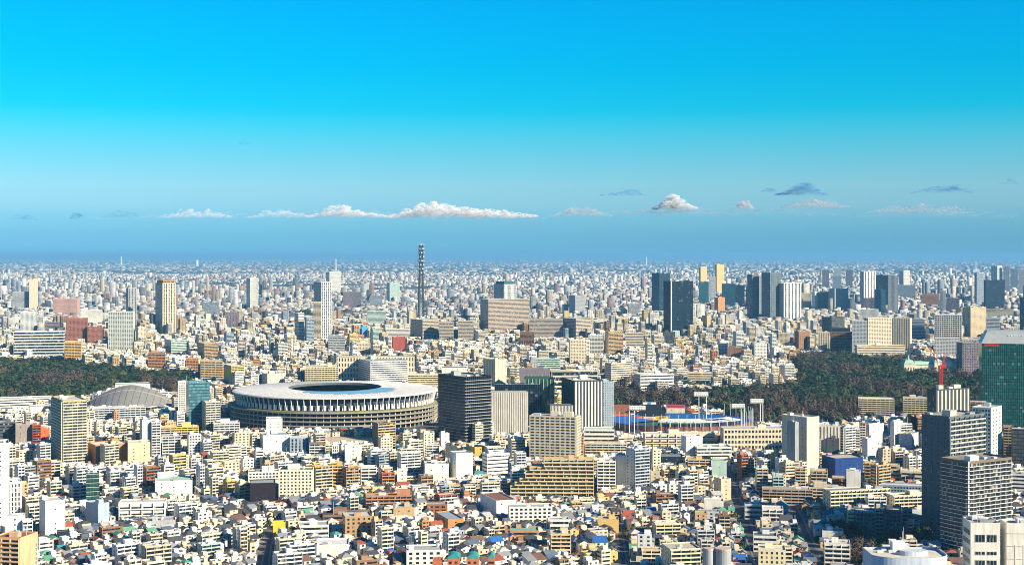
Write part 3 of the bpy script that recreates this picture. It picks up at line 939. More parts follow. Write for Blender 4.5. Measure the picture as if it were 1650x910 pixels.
T(OB, 'long cream school with dark blue roof strip', 1164, 1166, 1266, 690, 733, 'grid', 'cream', 3, bays=18, fh=5.5, depth=20, deck='blue-grey', lm='the blue-roofed school')
T(OB, 'blank white tower beside the beige school', 1103, 1106, 1132, 703, 746, 'blank', 'white', 14, depth=16, top=('mast',))
T(OB, 'low white building with two dark ribbon windows', 1120, 1123, 1179, 720, 748, 'rib', 'white', 4, depth=24)
T(AB, 'yellow flats below the low white ribbon building', 1108, None, 1146, 739, 762, 'apt', 'yellow')
T(AB, 'mint green block with white edge strip', 1147, None, 1171, 741, 774, 'blank', 'mint', depth=14, lm='the mint green block')
T(AB, 'blank tan box block beside the blue grey tower', 1048, None, 1063, 758, 790, 'blank', 'beige', depth=12)
T(AB, 'tan block with chamfered shape and blank front', 1160, 1162, 1178, 771, 806, 'blank', 'beige', 20, depth=14)
T(AB, 'pale grey beige tall blank slab left of blue grey tower', 992, None, 1008, 733, 792, 'blank', (.62, .57, .49), depth=16)
T(AB, 'white flats with balconies beside the stepped tan block', 962, None, 992, 742, 796, 'apt', 'white', depth=16)
T(OB, 'dark blue vaulted hall by the yellow flats', 1065, None, 1100, 735, 758, 'blank', 'navy', depth=26, top=())
T(AB, 'cream pale slab with dark side, tallest right of the school', 1271, 1300, 1320, 672, 778, 'blank', (.64, .56, .43), 36, vis=735, lm='the tall cream slab', top=('pent', 'tank', 'mast'), depth=34)
T(OB, 'grey slab with pale front left of tall cream slab', 1268, 1281, 1287, 680, 780, 'blank', (.30, .31, .32), 38, vis=735)
T(OB, 'cream pilastered hall right of the tall cream slab', 1321, None, 1354, 685, 740, 'fin', 'cream', col2='white', bays=6, frac=.3, depth=18)
T(OB, 'small dark navy block before the cream pilastered hall', 1333, None, 1352, 706, 742, 'blank', 'dark grey', depth=10)  # grey block in shade; the shade is put into its dark wall colour
T(AB, 'white flats with black balcony recesses near the tall cream slab', 1352, 1361, 1378, 687, 735, 'apt', 'white', 32, sidestyle='apt')
T(AB, 'slim red block with white balconies', 1385, None, 1395, 681, 728, 'apt', 'red', col2='white')
T(AB, 'white balcony block adjoining the slim red block', 1376, None, 1386, 690, 730, 'apt', 'white')
T(OB, 'blank white block with dark balconied side', 1389, 1398, 1414, 706, 748, 'blank', 'white', 34, sidestyle='apt')
T(OB, 'white jumble of stacked cubes behind the blank white block', 1396, 1401, 1424, 683, 724, 'blank', 'white', 26)
T(AB, 'tall thin white block under the wood', 1437, 1441, 1451, 680, 730, 'blank', 'white', 34)
T(OB, 'grey block with flat yellow roof at the wood edge', 1448, 1470, 1480, 699, 732, 'blank', (.45, .5, .55), -32, deck='yellow', lm='the yellow-roofed block')
T(OB, 'low block wrapped in deep blue sheeting', 1335, 1346, 1391, 738, 778, 'blank', 'blue', 18, depth=26, top=(), lm='the blue-sheeted block')
T(AB, 'orange brown flats with pointed gable, left of a pair', 1281, None, 1298, 753, 794, 'apt', 'tan', col2='beige', depth=12)
T(AB, 'orange brown flats with rounded top, right of a pair', 1306, None, 1334, 757, 790, 'apt', 'tan', col2='beige', depth=14)
T(AB, 'bright orange low flats before the blue sheeting', 1341, None, 1364, 768, 790, 'apt', 'orange')
T(AB, 'white stacked cube house by the orange flats', 1364, None, 1387, 758, 796, 'blank', 'white')
T(AB, 'yellow striped slim flats right of the blue sheeting', 1393, None, 1408, 744, 786, 'apt', 'yellow', col2='tan')
T(AB, 'tan brick block with stepped balconies', 1404, 1414, 1434, 749, 796, 'apt', 'tan', 34, sidestyle='apt')
T(AB, 'beige banded office right of the tan brick block', 1429, None, 1450, 748, 780, 'rib', 'beige')
T(AB, 'cream gallery block next to the dark glass tower', 1452, None, 1488, 758, 785, 'rib', 'cream')
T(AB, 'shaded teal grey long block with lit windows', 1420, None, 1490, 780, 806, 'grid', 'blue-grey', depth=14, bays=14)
T(AB, 'tan long low flats behind the slab estate', 1228, None, 1310, 786, 812, 'apt', (.46, .34, .25), depth=12)
T(AB, 'beige long flats with small roof houses behind the slab estate', 1303, None, 1362, 784, 812, 'apt', 'beige', depth=12)
T(AB, 'long cream estate slab with violet tinted balconies', 1325, 1337, 1434, 790, 826, 'apt', 'cream', 14, bays=14, depth=14, vis=818, lm='the long cream estate slab', top=('unit', 'unit'))
T(AB, 'second cream estate slab cut off by the dark tower', 1436, 1440, 1500, 798, 827, 'apt', 'cream', 12, bays=8, depth=14)
T(AB, 'cream slim estate end block with four balconies', 1410, None, 1424, 818, 862, 'apt', 'cream', depth=26)
T(AB, 'pinkish tan slim estate end block', 1366, None, 1377, 823, 862, 'apt', 'beige', depth=26)
T(AB, 'dark shaded estate block between cream end blocks', 1378, None, 1411, 824, 864, 'grid', (.12, .14, .16), depth=20)  # dark wall colour stands in for the shade over the estate
T(AB, 'dark shaded estate block beside the dark glass tower', 1425, None, 1453, 820, 866, 'grid', (.13, .14, .16), depth=22)  # shade painted into this wall colour as well
T(AB, 'cream slim balcony block at the foot of dark tower', 1454, None, 1470, 820, 852, 'apt', 'cream')
T(AB, 'cream terraced flats in the wood, wider', 1383, None, 1441, 641, 676, 'apt', 'cream', depth=20, bays=8, lm='the cream terraced flats')
T(AB, 'cream terraced flats in the wood, narrower, beside the crane', 1455, None, 1495, 640, 676, 'apt', 'cream', depth=16, bays=6)
T(OT, 'office tower under construction below the red crane', 1494, 1508, 1563, 627, 720, 'fin', (.05, .06, .06), 26, col2=(.62, .58, .47), bays=9, frac=.35, vis=672, lm='the tower under the crane', top=('unit', 'pent', 'pent'))
T(OB, 'white block with orange scaffolding on top', 1563, None, 1589, 645, 712, 'apt', 'white', col2='orange', depth=14, vis=660, top=('mast', 'mast', 'unit'))
T(OT, 'white office tower with square dark window grid', 1566, 1597, 1614, 657, 762, 'grid', 'white', -38, bays=6, frac=.62, fh=3.9, vis=745, lm='the white grid tower')
T(AB, 'orange banded slim block behind the white grid tower', 1617, None, 1633, 686, 745, 'apt', 'tan', depth=12)
T(OB, 'dark office low at the right edge', 1630, None, 1662, 690, 760, 'cur', 'dark grey')
T(OB, 'white frame structure at the right edge', 1628, None, 1662, 762, 800, 'rib', 'white')
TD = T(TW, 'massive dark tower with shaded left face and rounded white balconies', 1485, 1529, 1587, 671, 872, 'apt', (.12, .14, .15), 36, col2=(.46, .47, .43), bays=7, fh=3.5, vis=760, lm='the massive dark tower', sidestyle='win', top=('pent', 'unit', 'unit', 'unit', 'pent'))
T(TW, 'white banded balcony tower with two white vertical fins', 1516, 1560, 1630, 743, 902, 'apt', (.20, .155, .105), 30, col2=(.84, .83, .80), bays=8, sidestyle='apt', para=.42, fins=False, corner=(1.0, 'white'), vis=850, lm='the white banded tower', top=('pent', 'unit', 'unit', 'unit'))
# ------------------------------------------------------------------ near left
T(TW, 'tall tan apartment tower with cream balcony bands', 84, 101, 140, 645, 756, 'apt', (.55, .40, .22), 30, col2=(.80, .70, .50), bays=5, sidestyle='apt', lm='the tall tan tower', top=('pent', 'pent', 'unit'))
T(OB, 'orange office block with teal windows beside the tan tower', 138, 154, 206, 717, 755, 'blank', 'orange', 32, depth=30, lm='the orange office')
T(OB, 'cream blank block joined to the orange office', 206, None, 242, 713, 754, 'blank', (.72, .58, .38), depth=20)
T(OB, 'large blank white block at the left edge', -14, None, 15, 714, 860, 'blank', 'white', depth=24, vis=835, lm='the blank white edge block')
T(OB, 'white block with brown louvred side beside the edge block', 16, None, 35, 776, 852, 'vstripe', 'white', depth=14)
T(OB, 'bright white slab with rounded white front', 60, 73, 105, 807, 872, 'blank', 'white', 32, depth=20, lm='the bright white slab', sidestyle='apt')
T(OB, 'blue grey metal block with louvred right wall', 138, 158, 176, 811, 852, 'blank', (.36, .44, .52), -38, lm='the blue-grey louvred block')
T(OB, 'narrow white framed block with dark green glass front', 139, None, 160, 762, 820, 'cur', (.03, .09, .08), col2='white', depth=14)
T(AB, 'tall pale grey blank slab behind the orange office', 224, 229, 244, 676, 742, 'blank', 'pale grey', 26, depth=14)
T(AB, 'white grey balcony flats joined to the pale grey slab', 244, None, 259, 679, 742, 'apt', 'white', depth=16)
T(OB, 'dark charcoal office near the left edge', -4, None, 25, 680, 720, 'rib', 'dark grey', depth=20)
T(OB, 'brown grey block next to the charcoal office', 25, None, 55, 684, 722, 'blank', (.30, .25, .22), depth=20)
T(AB, 'dark red slim flats beside the tan tower', 52, None, 66, 684, 722, 'apt', 'red', depth=12)
T(AB, 'orange red small block beside dark red flats', 64, None, 80, 690, 718, 'blank', (.6, .16, .05), depth=12)
T(OB, 'white hall with curved pale green roof', 250, None, 310, 775, 806, 'blank', 'white', depth=34, deck='pale green', lm='the white hall', top=('pent', 'unit'))
T(AB, 'white block of three floors with yellow blinds', 188, 191, 266, 809, 842, 'apt', 'white', 8, bays=4, depth=16, fh=5, lm='the yellow-blind block', top=('unit',))
T(OB, 'grey low block before the yellow blind block', 238, None, 283, 839, 858, 'blank', 'grey')
T(AB, 'white flats with five rows of dark square windows', 300, 304, 324, 700, 742, 'grid', 'white', 20, bays=4, depth=14)
T(AB, 'grey flats with white balconies in mid row', 261, None, 291, 702, 740, 'apt', 'grey', col2='white')
T(AB, 'yellow tan long flats behind the grey flats', 256, None, 320, 688, 716, 'apt', 'yellow', depth=14)
T(AB, 'white low flats beside the cream flats and glass tower', 344, None, 386, 681, 706, 'apt', 'white')
T(AB, 'tan flats with red roof at the bottom left corner', -12, None, 32, 864, 962, 'apt', (.66, .42, .24), -12, depth=22, deck='brick', lm='the red-roofed tan flats')
T(AB, 'mint grey flats beside the red roofed tan flats', 33, None, 60, 874, 955, 'apt', (.42, .48, .46), depth=16)
T(AB, 'white ventilated block above the red roofed flats', 4, 8, 40, 831, 900, 'blank', 'white', 20)
T(AB, 'pale white flats near bottom left beside mint flats', 36, None, 53, 838, 900, 'apt', 'white')
T(OB, 'big blank white box near the stadium', 418, 424, 468, 701, 736, 'blank', 'white', 18, depth=28, lm='the blank white box')
T(OB, 'blue grey panelled annex of the blank white box', 467, None, 499, 705, 736, 'vstripe', 'blue-grey', depth=20)
T(OB, 'square white stair tower before the stadium', 429, None, 455, 674, 712, 'blank', 'white', depth=18)
T(AB, 'brown framed white block with orange roof edge', 496, 498, 524, 714, 742, 'apt', 'brown', 8, col2='white')
T(AB, 'blank white block under the stadium forecourt', 554, 556, 582, 716, 752, 'blank', 'white', 10, depth=16)
T(AB, 'slim white flats beside the forecourt', 535, None, 546, 716, 745, 'vstripe', 'white')
T(AB, 'cream block with many small windows', 447, 449, 504, 757, 806, 'grid', (.78, .72, .55), 5, bays=9, depth=20, frac=.45, lm='the cream many-windowed block')
T(AB, 'white block with blue tinted roof left of cream block', 400, None, 450, 760, 786, 'grid', 'white', depth=16)
T(OB, 'dark purple windowless cube', 401, 403, 444, 778, 818, 'blank', (.022, .014, .022), 10, depth=22, lm='the dark purple cube', top=())
T(AB, 'orange gold balcony flats in the middle rows', 535, None, 553, 748, 792, 'apt', (.7, .4, .12), col2=(.75, .46, .16), depth=14, lm='the orange gold flats')
T(AB, 'brown flats right of the orange gold flats', 554, 557, 578, 753, 794, 'apt', 'brown', 24, col2='tan')
T(AB, 'white flats with grey side right of brown flats', 581, None, 607, 752, 785, 'apt', 'white')
T(TW, 'brown tower with yellow tan balconies before the stadium', 600, 608, 637, 681, 738, 'apt', (.20, .14, .10), 30, col2=(.62, .46, .25), bays=3, lm='the brown balcony tower', top=('pent',), vis=724, sidestyle='none')
T(AB, 'red orange balcony flats in the middle rows', 612, 615, 636, 761, 788, 'apt', 'red', 14, col2=(.6, .22, .06), lm='the red-orange flats')
T(AB, 'tan brown flats beside the big white block', 674, 678, 698, 766, 790, 'apt', 'brown', 16, col2='tan')
T(OB, 'big white block with a row of top windows', 683, 685, 723, 747, 784, 'blank', 'white', 8, depth=18)
T(AB, 'white flats with grey left wall', 640, 645, 678, 729, 772, 'apt', 'white', 24)
T(AB, 'white block with vaulted roof next to white flats', 640, None, 656, 754, 786, 'blank', 'white')
T(OB, 'dark grey ribbed block before the dark banded tower', 718, None, 736, 717, 745, 'blank', 'dark grey', depth=14)
T(OB, 'orange yellow fronted block with blue side wall', 758, 765, 784, 720, 748, 'blank', (.66, .38, .08), 28, depth=14, lm='the orange-yellow block')
T(OB, 'white office with a vertical orange stripe', 777, 785, 821, 731, 774, 'rib', 'white', 24, wh=1.2, lm='the orange-striped office')
T(AB, 'plain white box before the dark banded tower', 708, 711, 724, 698, 730, 'blank', 'white', 24)
T(AB, 'white flats left of the plain white box', 686, None, 708, 716, 742, 'apt', 'white')
T(AB, 'white stacked flats with spiral stair', 730, 735, 762, 730, 780, 'blank', 'white', 22, depth=18)
T(AB, 'long orange brown low flats with balcony rows', 586, 589, 664, 798, 822, 'apt', (.46, .22, .11), 6, bays=8, depth=14, lm='the long orange brown flats')
T(AB, 'tan brown square flats with round windows', 546, 556, 600, 832, 872, 'grid', (.42, .26, .13), 14, bays=5, frac=.4, depth=20, lm='the tan brown square flats')
T(AB, 'tan flats with flat front beside long orange flats', 634, None, 668, 817, 842, 'blank', (.56, .38, .19), depth=16)
T(AB, 'yellow cream flats beside the tan flats', 614, None, 635, 822, 842, 'apt', 'cream')
T(AB, 'brick red block with sloping curved roofline', 688, None, 721, 812, 832, 'grid', 'brick', depth=14, bays=3)
T(AB, 'white block joined to the brick red block', 721, None, 745, 811, 830, 'blank', 'white')
T(AB, 'brown flats with dark recess and blue roof', 701, 722, 747, 836, 860, 'blank', 'orange', 20, deck='blue-grey')
T(OB, 'white house row with three pairs of windows', 655, None, 713, 886, 918, 'grid', 'white', bays=5, frac=.45, depth=20)
T(AB, 'dark roofed long brown school building', 520, None, 600, 829, 846, 'rib', 'brown', depth=20, deck=(.08, .09, .12))
T(OB, 'bright white building with green railing on roof', 506, 510, 562, 877, 905, 'blank', 'white', 6, depth=24, lm='the white green-railed building')
T(OB, 'white house with grey metal roof in front of trees', 484, None, 530, 846, 872, 'rib', 'white', deck='grey')
T(OB, 'white L shaped school with brown sports roof', 818, 820, 890, 816, 848, 'grid', 'white', 4, bays=9, frac=.55, depth=16, lm='the white L-shaped school')
T(OB, 'sports hall with rust brown roof', 790, 800, 832, 806, 838, 'blank', 'white', 20, deck=(.25, .12, .07), depth=44, top=())
T(AB, 'yellow tan four floor flats with slanted roofline', 887, None, 920, 859, 898, 'apt', (.70, .52, .28), depth=14, lm='the yellow tan flats')
T(AB, 'cream four floor flats with deep balconies', 1052, 1056, 1097, 843, 874, 'apt', (.78, .64, .38), 6, bays=3, depth=14, lm='the cream four-floor flats')
T(AB, 'large cream balcony block at the bottom edge', 1074, 1080, 1129, 884, 940, 'apt', (.74, .62, .42), 10, bays=3, depth=22, lm='the cream bottom-edge block')
T(AB, 'plain white box house beside the straight street', 1135, None, 1166, 806, 828, 'blank', 'white', depth=14)
T(AB, 'tan square house with four small windows', 1120, None, 1139, 826, 850, 'grid', (.62, .42, .2), bays=2, frac=.25, depth=12)
T(AB, 'yellow house with stepped roof by the narrow street', 964, None, 997, 836, 858, 'blank', (.7, .46, .16))
T(AB, 'white banded flats with red lower band', 886, None, 917, 836, 862, 'rib', 'white', deck='grey')
T(AB, 'orange brown long house with green roof', 822, None, 868, 854, 876, 'rib', (.5, .26, .12), deck=(.2, .42, .33))
T(AB, 'white flats with green window at the wood edge', 1328, None, 1370, 874, 920, 'apt', 'white', depth=16, lm='the green-windowed flats')
T(AB, 'white house with black roof by the dark lane', 1325, None, 1359, 854, 876, 'blank', 'white')
T(AB, 'dark blue grey long roofed house left of the lane', 1214, None, 1252, 862, 888, 'rib', 'white', deck=(.10, .13, .17), depth=16)
T(AB, 'cream yellow flats with small windows near the lane', 1222, None, 1266, 884, 930, 'grid', (.80, .70, .44), depth=18, bays=5, frac=.35)
T(AB, 'pale grey block with long windows near the street', 1200, None, 1228, 811, 836, 'rib', 'pale grey')
T(AB, 'white ribbed block with solar roof near the lane', 1228, None, 1262, 818, 846, 'apt', 'white')

T(HS, 'bright yellow painted house by the dark street', 440, None, 460, 841, 864, 'blank', (.72, .54, .05), depth=8, deck=(.72, .54, .05), top=(), lm='the bright yellow house')
T(HS, 'grey pointed dark navy roof house by the white slab', 92, None, 112, 856, 876, 'blank', 'navy', depth=8, top=())
# ------------------------------------------------------------------ stepped tan block (one closed stepped outline)
def stepped_block():
    Y = depth_of(806)
    s = Y / F
    x_of = lambda px: (px - CX) * s
    zof = lambda py: CAMH - (py - HY) * s
    steps = [(822, 778), (829, 772), (837, 766), (846, 759), (853, 752), (876, 739.5)]
    h = zof(739.5)
    nf = 11
    fh = h / nf
    d = 18.0
    xr = x_of(957)
    xs = []
    for f in range(nf):
        ztop = (f + 1) * fh
        left = next((x_of(px) for px, py in reversed(steps) if False), None)
        cand = [x_of(px) for px, py in steps if zof(py) + 1.2 >= ztop]
        xs.append(min(cand) if cand else x_of(876))
    cx = (x_of(822) + xr) / 2
    root = empty('apartment_building', (cx, Y, 0), R(-2), 'tan apartment block stepping up in terraces from left to right', 'apartment block')
    mb = MB()
    prof = [(xs[0], 0)]
    for f in range(nf):
        prof.append((xs[f], (f + 1) * fh))
        if f + 1 < nf and xs[f + 1] != xs[f]:
            prof.append((xs[f + 1], (f + 1) * fh))
    prof += [(xr, h), (xr, 0)]
    n = len(prof)
    k = 0
    mb.v = [(x - cx, 0, z) for x, z in prof] + [(x - cx, d, z) for x, z in prof]
    mb.f = [tuple(range(n))[::-1], tuple(n + i for i in range(n))]
    for i in range(n):
        j = (i + 1) % n
        mb.f.append((i, j, n + j, n + i))
    mb.m = [0] * len(mb.f)
    mb.c = [None] * len(mb.f)
    part('wall', mb, root, (.66, .48, .23))
    for f in range(nf):
        fr = (0, 0, 1, 0, 0, -1, 1)
        L = xr - xs[f]
        b = balcony_mb(fr, xs[f] - cx + .3, xr - cx - .3, fh, max(1, int(L / 7)), 1.5, 1.15)
        part('balcony', b, root, (.80, .61, .32), loc=(0, 0, f * fh))
    for u in (0.55, 0.75):
        q = MB(); q.box(-2.5, 2.5, -2, 2, -.05, 3)
        part('stair_house', q, root, (.6, .45, .25), loc=(xs[-1] - cx + (xr - xs[-1]) * u, d / 2, h))
    occupy(cx, Y + d / 2, xr - x_of(822), d, 0, margin=3)
    for f in range(nf):
        own(CX + xs[f] / s, 957, HY + (CAMH - (f + 1) * fh) / s, 803, Y)
    LANDMARKS.append((890, 803, 'the stepped tan block'))
stepped_block()

# ------------------------------------------------------------------ round-fronted blocks on the bottom edge
def big_round_block():
    Y0 = depth_of(1010)
    s = Y0 / F
    cx, w = (1473 - CX) * s, (1527 - 1403) * s
    h = CAMH - (898 - HY) * Y0 / F
    root = empty('office_building', (cx, Y0 + 12, 0), 0, 'pale blue-grey block with a long curved wall at the bottom edge', 'office building')
    n = 24
    out = []
    for i in range(n + 1):
        a = math.pi + math.pi * i / n
        out.append((w / 2 * math.copysign(abs(math.cos(a)) ** .8, math.cos(a)), 13 * math.sin(a)))
    out += [(w / 2, 20), (-w / 2, 20)]
    mb = MB(); mb.prism(out, 0, h, cap=False)
    inn = [(x * .975, y * .96) for x, y in out]
    k = len(mb.v); m = len(out)
    mb.v += [(x, y, h) for x, y in inn] + [(x, y, h - 1.4) for x, y in inn]
    for i in range(m):
        j = (i + 1) % m
        mb.f += [(m + i, m + j, k + j, k + i), (k + i, k + j, k + m + j, k + m + i)]; mb.m += [0, 0]; mb.c += [None, None]
    part('wall', mb, root, (.52, .58, .66))
    rf = MB(); rf.prism([(x * .974, y * .959) for x, y in out], h - 1.9, h - 1.35)
    part('roof', rf, root, (.62, .58, .48))
    dm = MB(); dm.prism([(math.cos(a) * 9, math.sin(a) * 5) for a in [2 * math.pi * i / 24 for i in range(24)]], 0, 3.0)
    part('roof_drum', dm, root, (.55, .60, .66), loc=(4, 3, h - 1.4))
    st = MB(); st.box(-4, 4, -3, 3, 0, 6.5)
    part('stair_house', st, root, (.8, .78, .74), loc=(-3, 14, h - 1.4))
    for i in range(6):
        q = MB(); q.box(-1.5, 1.5, -1, 1, 0, 1.6)
        part('rooftop_unit', q, root, (.6, .6, .58), loc=(-w * .33 + i * 3.6, 10 + (i % 2) * 3, h - 1.4))
    ms = MB(); ms.bar((0, 0, 0), (0, 0, 9), .14)
    part('mast', ms, root, (.6, .6, .6), METAL, loc=(1, 14.5, h + 5))
    occupy(cx, Y0 + 12, w, 36, 0, 3); own(1403, 1530, 882, 910, Y0)
big_round_block()
def silo_block():
    Y0 = depth_of(960); s = Y0 / F
    h = CAMH - (889 - HY) * s
    cx = (1160 - CX) * s
    root = empty('office_building', (cx, Y0 + 9, 0), 0, 'grey block with two rounded bay fronts and a pink parapet', 'office building')
    for x, r_ in ((-6.5, 3.2), (3.5, 5.4)):
        n = 20
        mb = MB(); mb.prism([(math.cos(2 * math.pi * i / n) * r_, math.sin(2 * math.pi * i / n) * r_) for i in range(n)], 0, h)
        part('round_bay', mb, root, (.36, .37, .38), loc=(x, -1, 0))
        mb = MB(); mb.prism([(math.cos(2 * math.pi * i / n) * (r_ + .1), math.sin(2 * math.pi * i / n) * (r_ + .1)) for i in range(n)], 0, 1.2)
        part('parapet', mb, root, (.58, .42, .36), loc=(x, -1, h))
    mb = MB(); mb.box(-9, 9, -1, 11, 0, h - .5)
    part('wall', mb, root, (.3, .3, .31))
    occupy(cx, Y0 + 10, 20, 22, 0, 2); own(1138, 1182, 887, 910, Y0)
silo_block()
def brick_dome_row():
    Y0 = depth_of(952); s = Y0 / F
    for i, (xa, xb, lab) in enumerate([(697, 712, 'low brick block at the left end of the teal dome row'), (721, 741, 'brick block under a teal barrel dome, left one'), (752, 771, 'brick block under a teal barrel dome, middle one'), (787, 797, 'slim brick block under a teal dome, right one')]):
        w = (xb - xa) * s
        h = CAMH - ((899 if i else 903) - HY) * s
        cx = ((xa + xb) / 2 - CX) * s
        root = empty('apartment_building', (cx, Y0 + 6, 0), 0, lab, 'apartment block')
        b = MB(); b.box(-w / 2, w / 2, -6, 6, 0, h)
        part('wall', b, root, (.52, .16, .06))
        for f in range(int(h / 3)):
            for u in (-.27, .2):
                q = MB(); q.box(w * u - .9, w * u + .9, -6.08, -5.9, 0, 1.5, 1)
                part('window', q, root, loc=(0, 0, 1 + f * 3))
        if i:
            n = 12
            q = MB()
            pr = [(math.cos(math.pi * k / n) * w / 2 * 1.02, math.sin(math.pi * k / n) * 2.6) for k in range(n + 1)]
            m = len(pr)
            q.v = [(x, -6.1, h + z) for x, z in pr] + [(x, 6.1, h + z) for x, z in pr]
            q.f = [tuple(range(m))[::-1], tuple(m + k for k in range(m))] + [(k, k + 1, m + k + 1, m + k) for k in range(m - 1)]
            q.m = [0] * len(q.f); q.c = [None] * len(q.f)
            part('barrel_roof', q, root, (.04, .30, .29))
        occupy(cx, Y0 + 6, w, 12, 0, 1.5); own(xa, xb, 893, 910, Y0)
    LANDMARKS.append((745, 905, 'the teal-domed brick row'))
brick_dome_row()

# big white civic block in the bottom right corner
def corner_block():
    Y0 = depth_of(1000); s = Y0 / F
    for xa, xb, yt, lab, dk in ((1549, 1611, 842, 'large cream stone block with tall paired windows, bottom right corner', 20), (1622, 1690, 843, 'large blank cream stone block cut by the corner', 14)):
        t = R(-4)
        xl = (xa + 15 if xa < 1600 else xa) 
        cx0 = (xl - CX) * s
        w = (xb - xl) * s / math.cos(t) * 0.985
        h = CAMH - (yt + 3 - HY) * s
        cx, cyy = cx0 + w / 2 * math.cos(t) - dk / 2 * math.sin(t), Y0 + w / 2 * math.sin(t) + dk / 2 * math.cos(t)
        b = Bld()
        col = (.76, .71, .62)
        add_body(b, w, dk, h, col, (.45, .47, .44), 1.5)
        fr = frames(w, dk)
        rd = random.Random(3)
        if xa < 1600:
            for c in range(2):
                u = w * (.32 + .40 * c)
                for r_ in range(6):
                    tall = r_ != 1
                    zt = h - 6 - r_ * 8.0
                    if zt < 8:
                        break
                    wf = MB(); wf.fbox(fr['F'], -3.2, 3.2, 0, 5.2 if tall else 2.6, -.05, .12)
                    i0 = b.add('window', wf, (.62, .60, .54), None, (u, 0, zt - 5))
                    for pc in range(3):
                        pn = MB(); pn.fbox(fr['F'], -2.9 + pc * 2, -1.1 + pc * 2, .4, 4.8 if tall else 2.2, -.05, .18, 1)
                        b.add('pane', pn, (.1, .2, .2), None, (0, 0, 0), None, i0)
            strip_window(b, [fr['L']], 4, 6.0, int(h / 6) - 1, 1.5, 3.2, 2.0)
        else:
            for r_ in range(5):
                q = MB(); q.fbox(fr['F'], .5, w - .5, 0, .35, -.05, .25)
                b.add('stone_course', q, (.66, .6, .5), None, (0, 0, h - 5 - r_ * 8))
            for c in range(4):
                q = MB(); q.fbox(fr['F'], -.35, .35, 0, h - 14, -.05, .2, 0)
                b.add('pilaster', q, (.7, .65, .56), None, (w * (.2 + .2 * c), 0, 2))
        add_top(b, w, dk, h, rd, (.6, .6, .58), True, ('unit',) * 5 + ('mast',))
        b.emit('office_building', (cx, cyy, 0), t, lab, 'office building')
        occupy(cx, cyy, w, dk, t, 4); own(xa, xb, yt, 910, Y0)
    LANDMARKS.append((1600, 900, 'the cream corner block'))
corner_block()

# ------------------------------------------------------------------ green glass tower on the right
def green_tower():
    Y0 = depth_of(712); s = Y0 / F
    x0, x1 = (1582 - CX) * s, (1692 - CX) * s
    t = R(-14)
    w = (x1 - x0) / math.cos(t)
    d = 45
    h = CAMH - (553 - HY) * s
    cx, cyy = x0 + w / 2 * math.cos(t) - d / 2 * math.sin(t), Y0 + w / 2 * math.sin(t) + d / 2 * math.cos(t)
    b = Bld()
    fr = frames(w, d)
    mb = MB(); mb.box(-w / 2, w / 2, -d / 2, d / 2, 0, h)
    b.add('curtain_wall', mb, (.006, .085, .075), CUR_GREEN)
    for f in range(int(h / 4.1)):
        q = MB(); q.fbox(fr['F'], 0, w, 0, .22, -.05, .1)
        b.add('floor_band', q, (.05, .12, .12), METAL, (0, 0, (f + 1) * 4.1))
    rf = MB()
    hh = 15
    rf.v = [(-w / 2 - .6, -d / 2 - .6, h + .02), (w / 2 + .6, -d / 2 - .6, h + .02), (w / 2 + .6, d / 2 + .6, h + .02), (-w / 2 - .6, d / 2 + .6, h + .02),
            (-w / 2 + 8, -d / 2 + 16, h + hh), (w / 2 - 8, -d / 2 + 16, h + hh), (w / 2 - 8, d / 2 - 4, h + hh), (-w / 2 + 8, d / 2 - 4, h + hh)]
    rf.f = [(0, 1, 5, 4), (1, 2, 6, 5), (2, 3, 7, 6), (3, 0, 4, 7), (4, 5, 6, 7), (3, 2, 1, 0)]
    rf.m = [0] * 6; rf.c = [None] * 6
    b.add('sloped_roof', rf, (.36, .38, .38), METAL)
    for i in range(9):
        q = MB(); q.box(-1.1, 1.1, -.4, .4, 0, 1.6)
        b.add('roof_hatch', q, (.75, .75, .72), None, (-w * .12 + i * 3.1, -d / 2 + 9, h + 8.6))
    q = MB(); q.fbox(fr['F'], 3, 20, h - 3.4, h - .6, .12, .4)
    b.add('roof_sign', q, (.65, .02, .03))
    b.emit('office_tower', (cx, cyy, 0), t, 'huge green glass tower with sloping grey roof at the right edge', 'office tower')
    occupy(cx, cyy, w, d, t, 3); own(1580, 1650, 532, 700, Y0)
    LANDMARKS.append((1615, 690, 'the green glass tower'))
green_tower()
# ------------------------------------------------------------------ the round white stadium
def ring(mb, A, B, z0, z1, n=96, closed_bottom=False, a0=0.0, a1=2 * math.pi, m=0, power=1.0):
    """band between ellipse A=(rx, ry, cx, cy) at z0 and ellipse B at z1"""
    k = len(mb.v)
    full = abs(a1 - a0 - 2 * math.pi) < 1e-6
    cnt = n if full else n + 1
    for (rx, ry, ox, oy), z in ((A, z0), (B, z1)):
        for i in range(cnt):
            a = a0 + (a1 - a0) * i / n
            mb.v.append((ox + rx * math.cos(a), oy + ry * math.sin(a), z))
    for i in range(n):
        j = (i + 1) % cnt
        mb.f.append((k + i, k + j, k + cnt + j, k + cnt + i)); mb.m.append(m); mb.c.append(None)

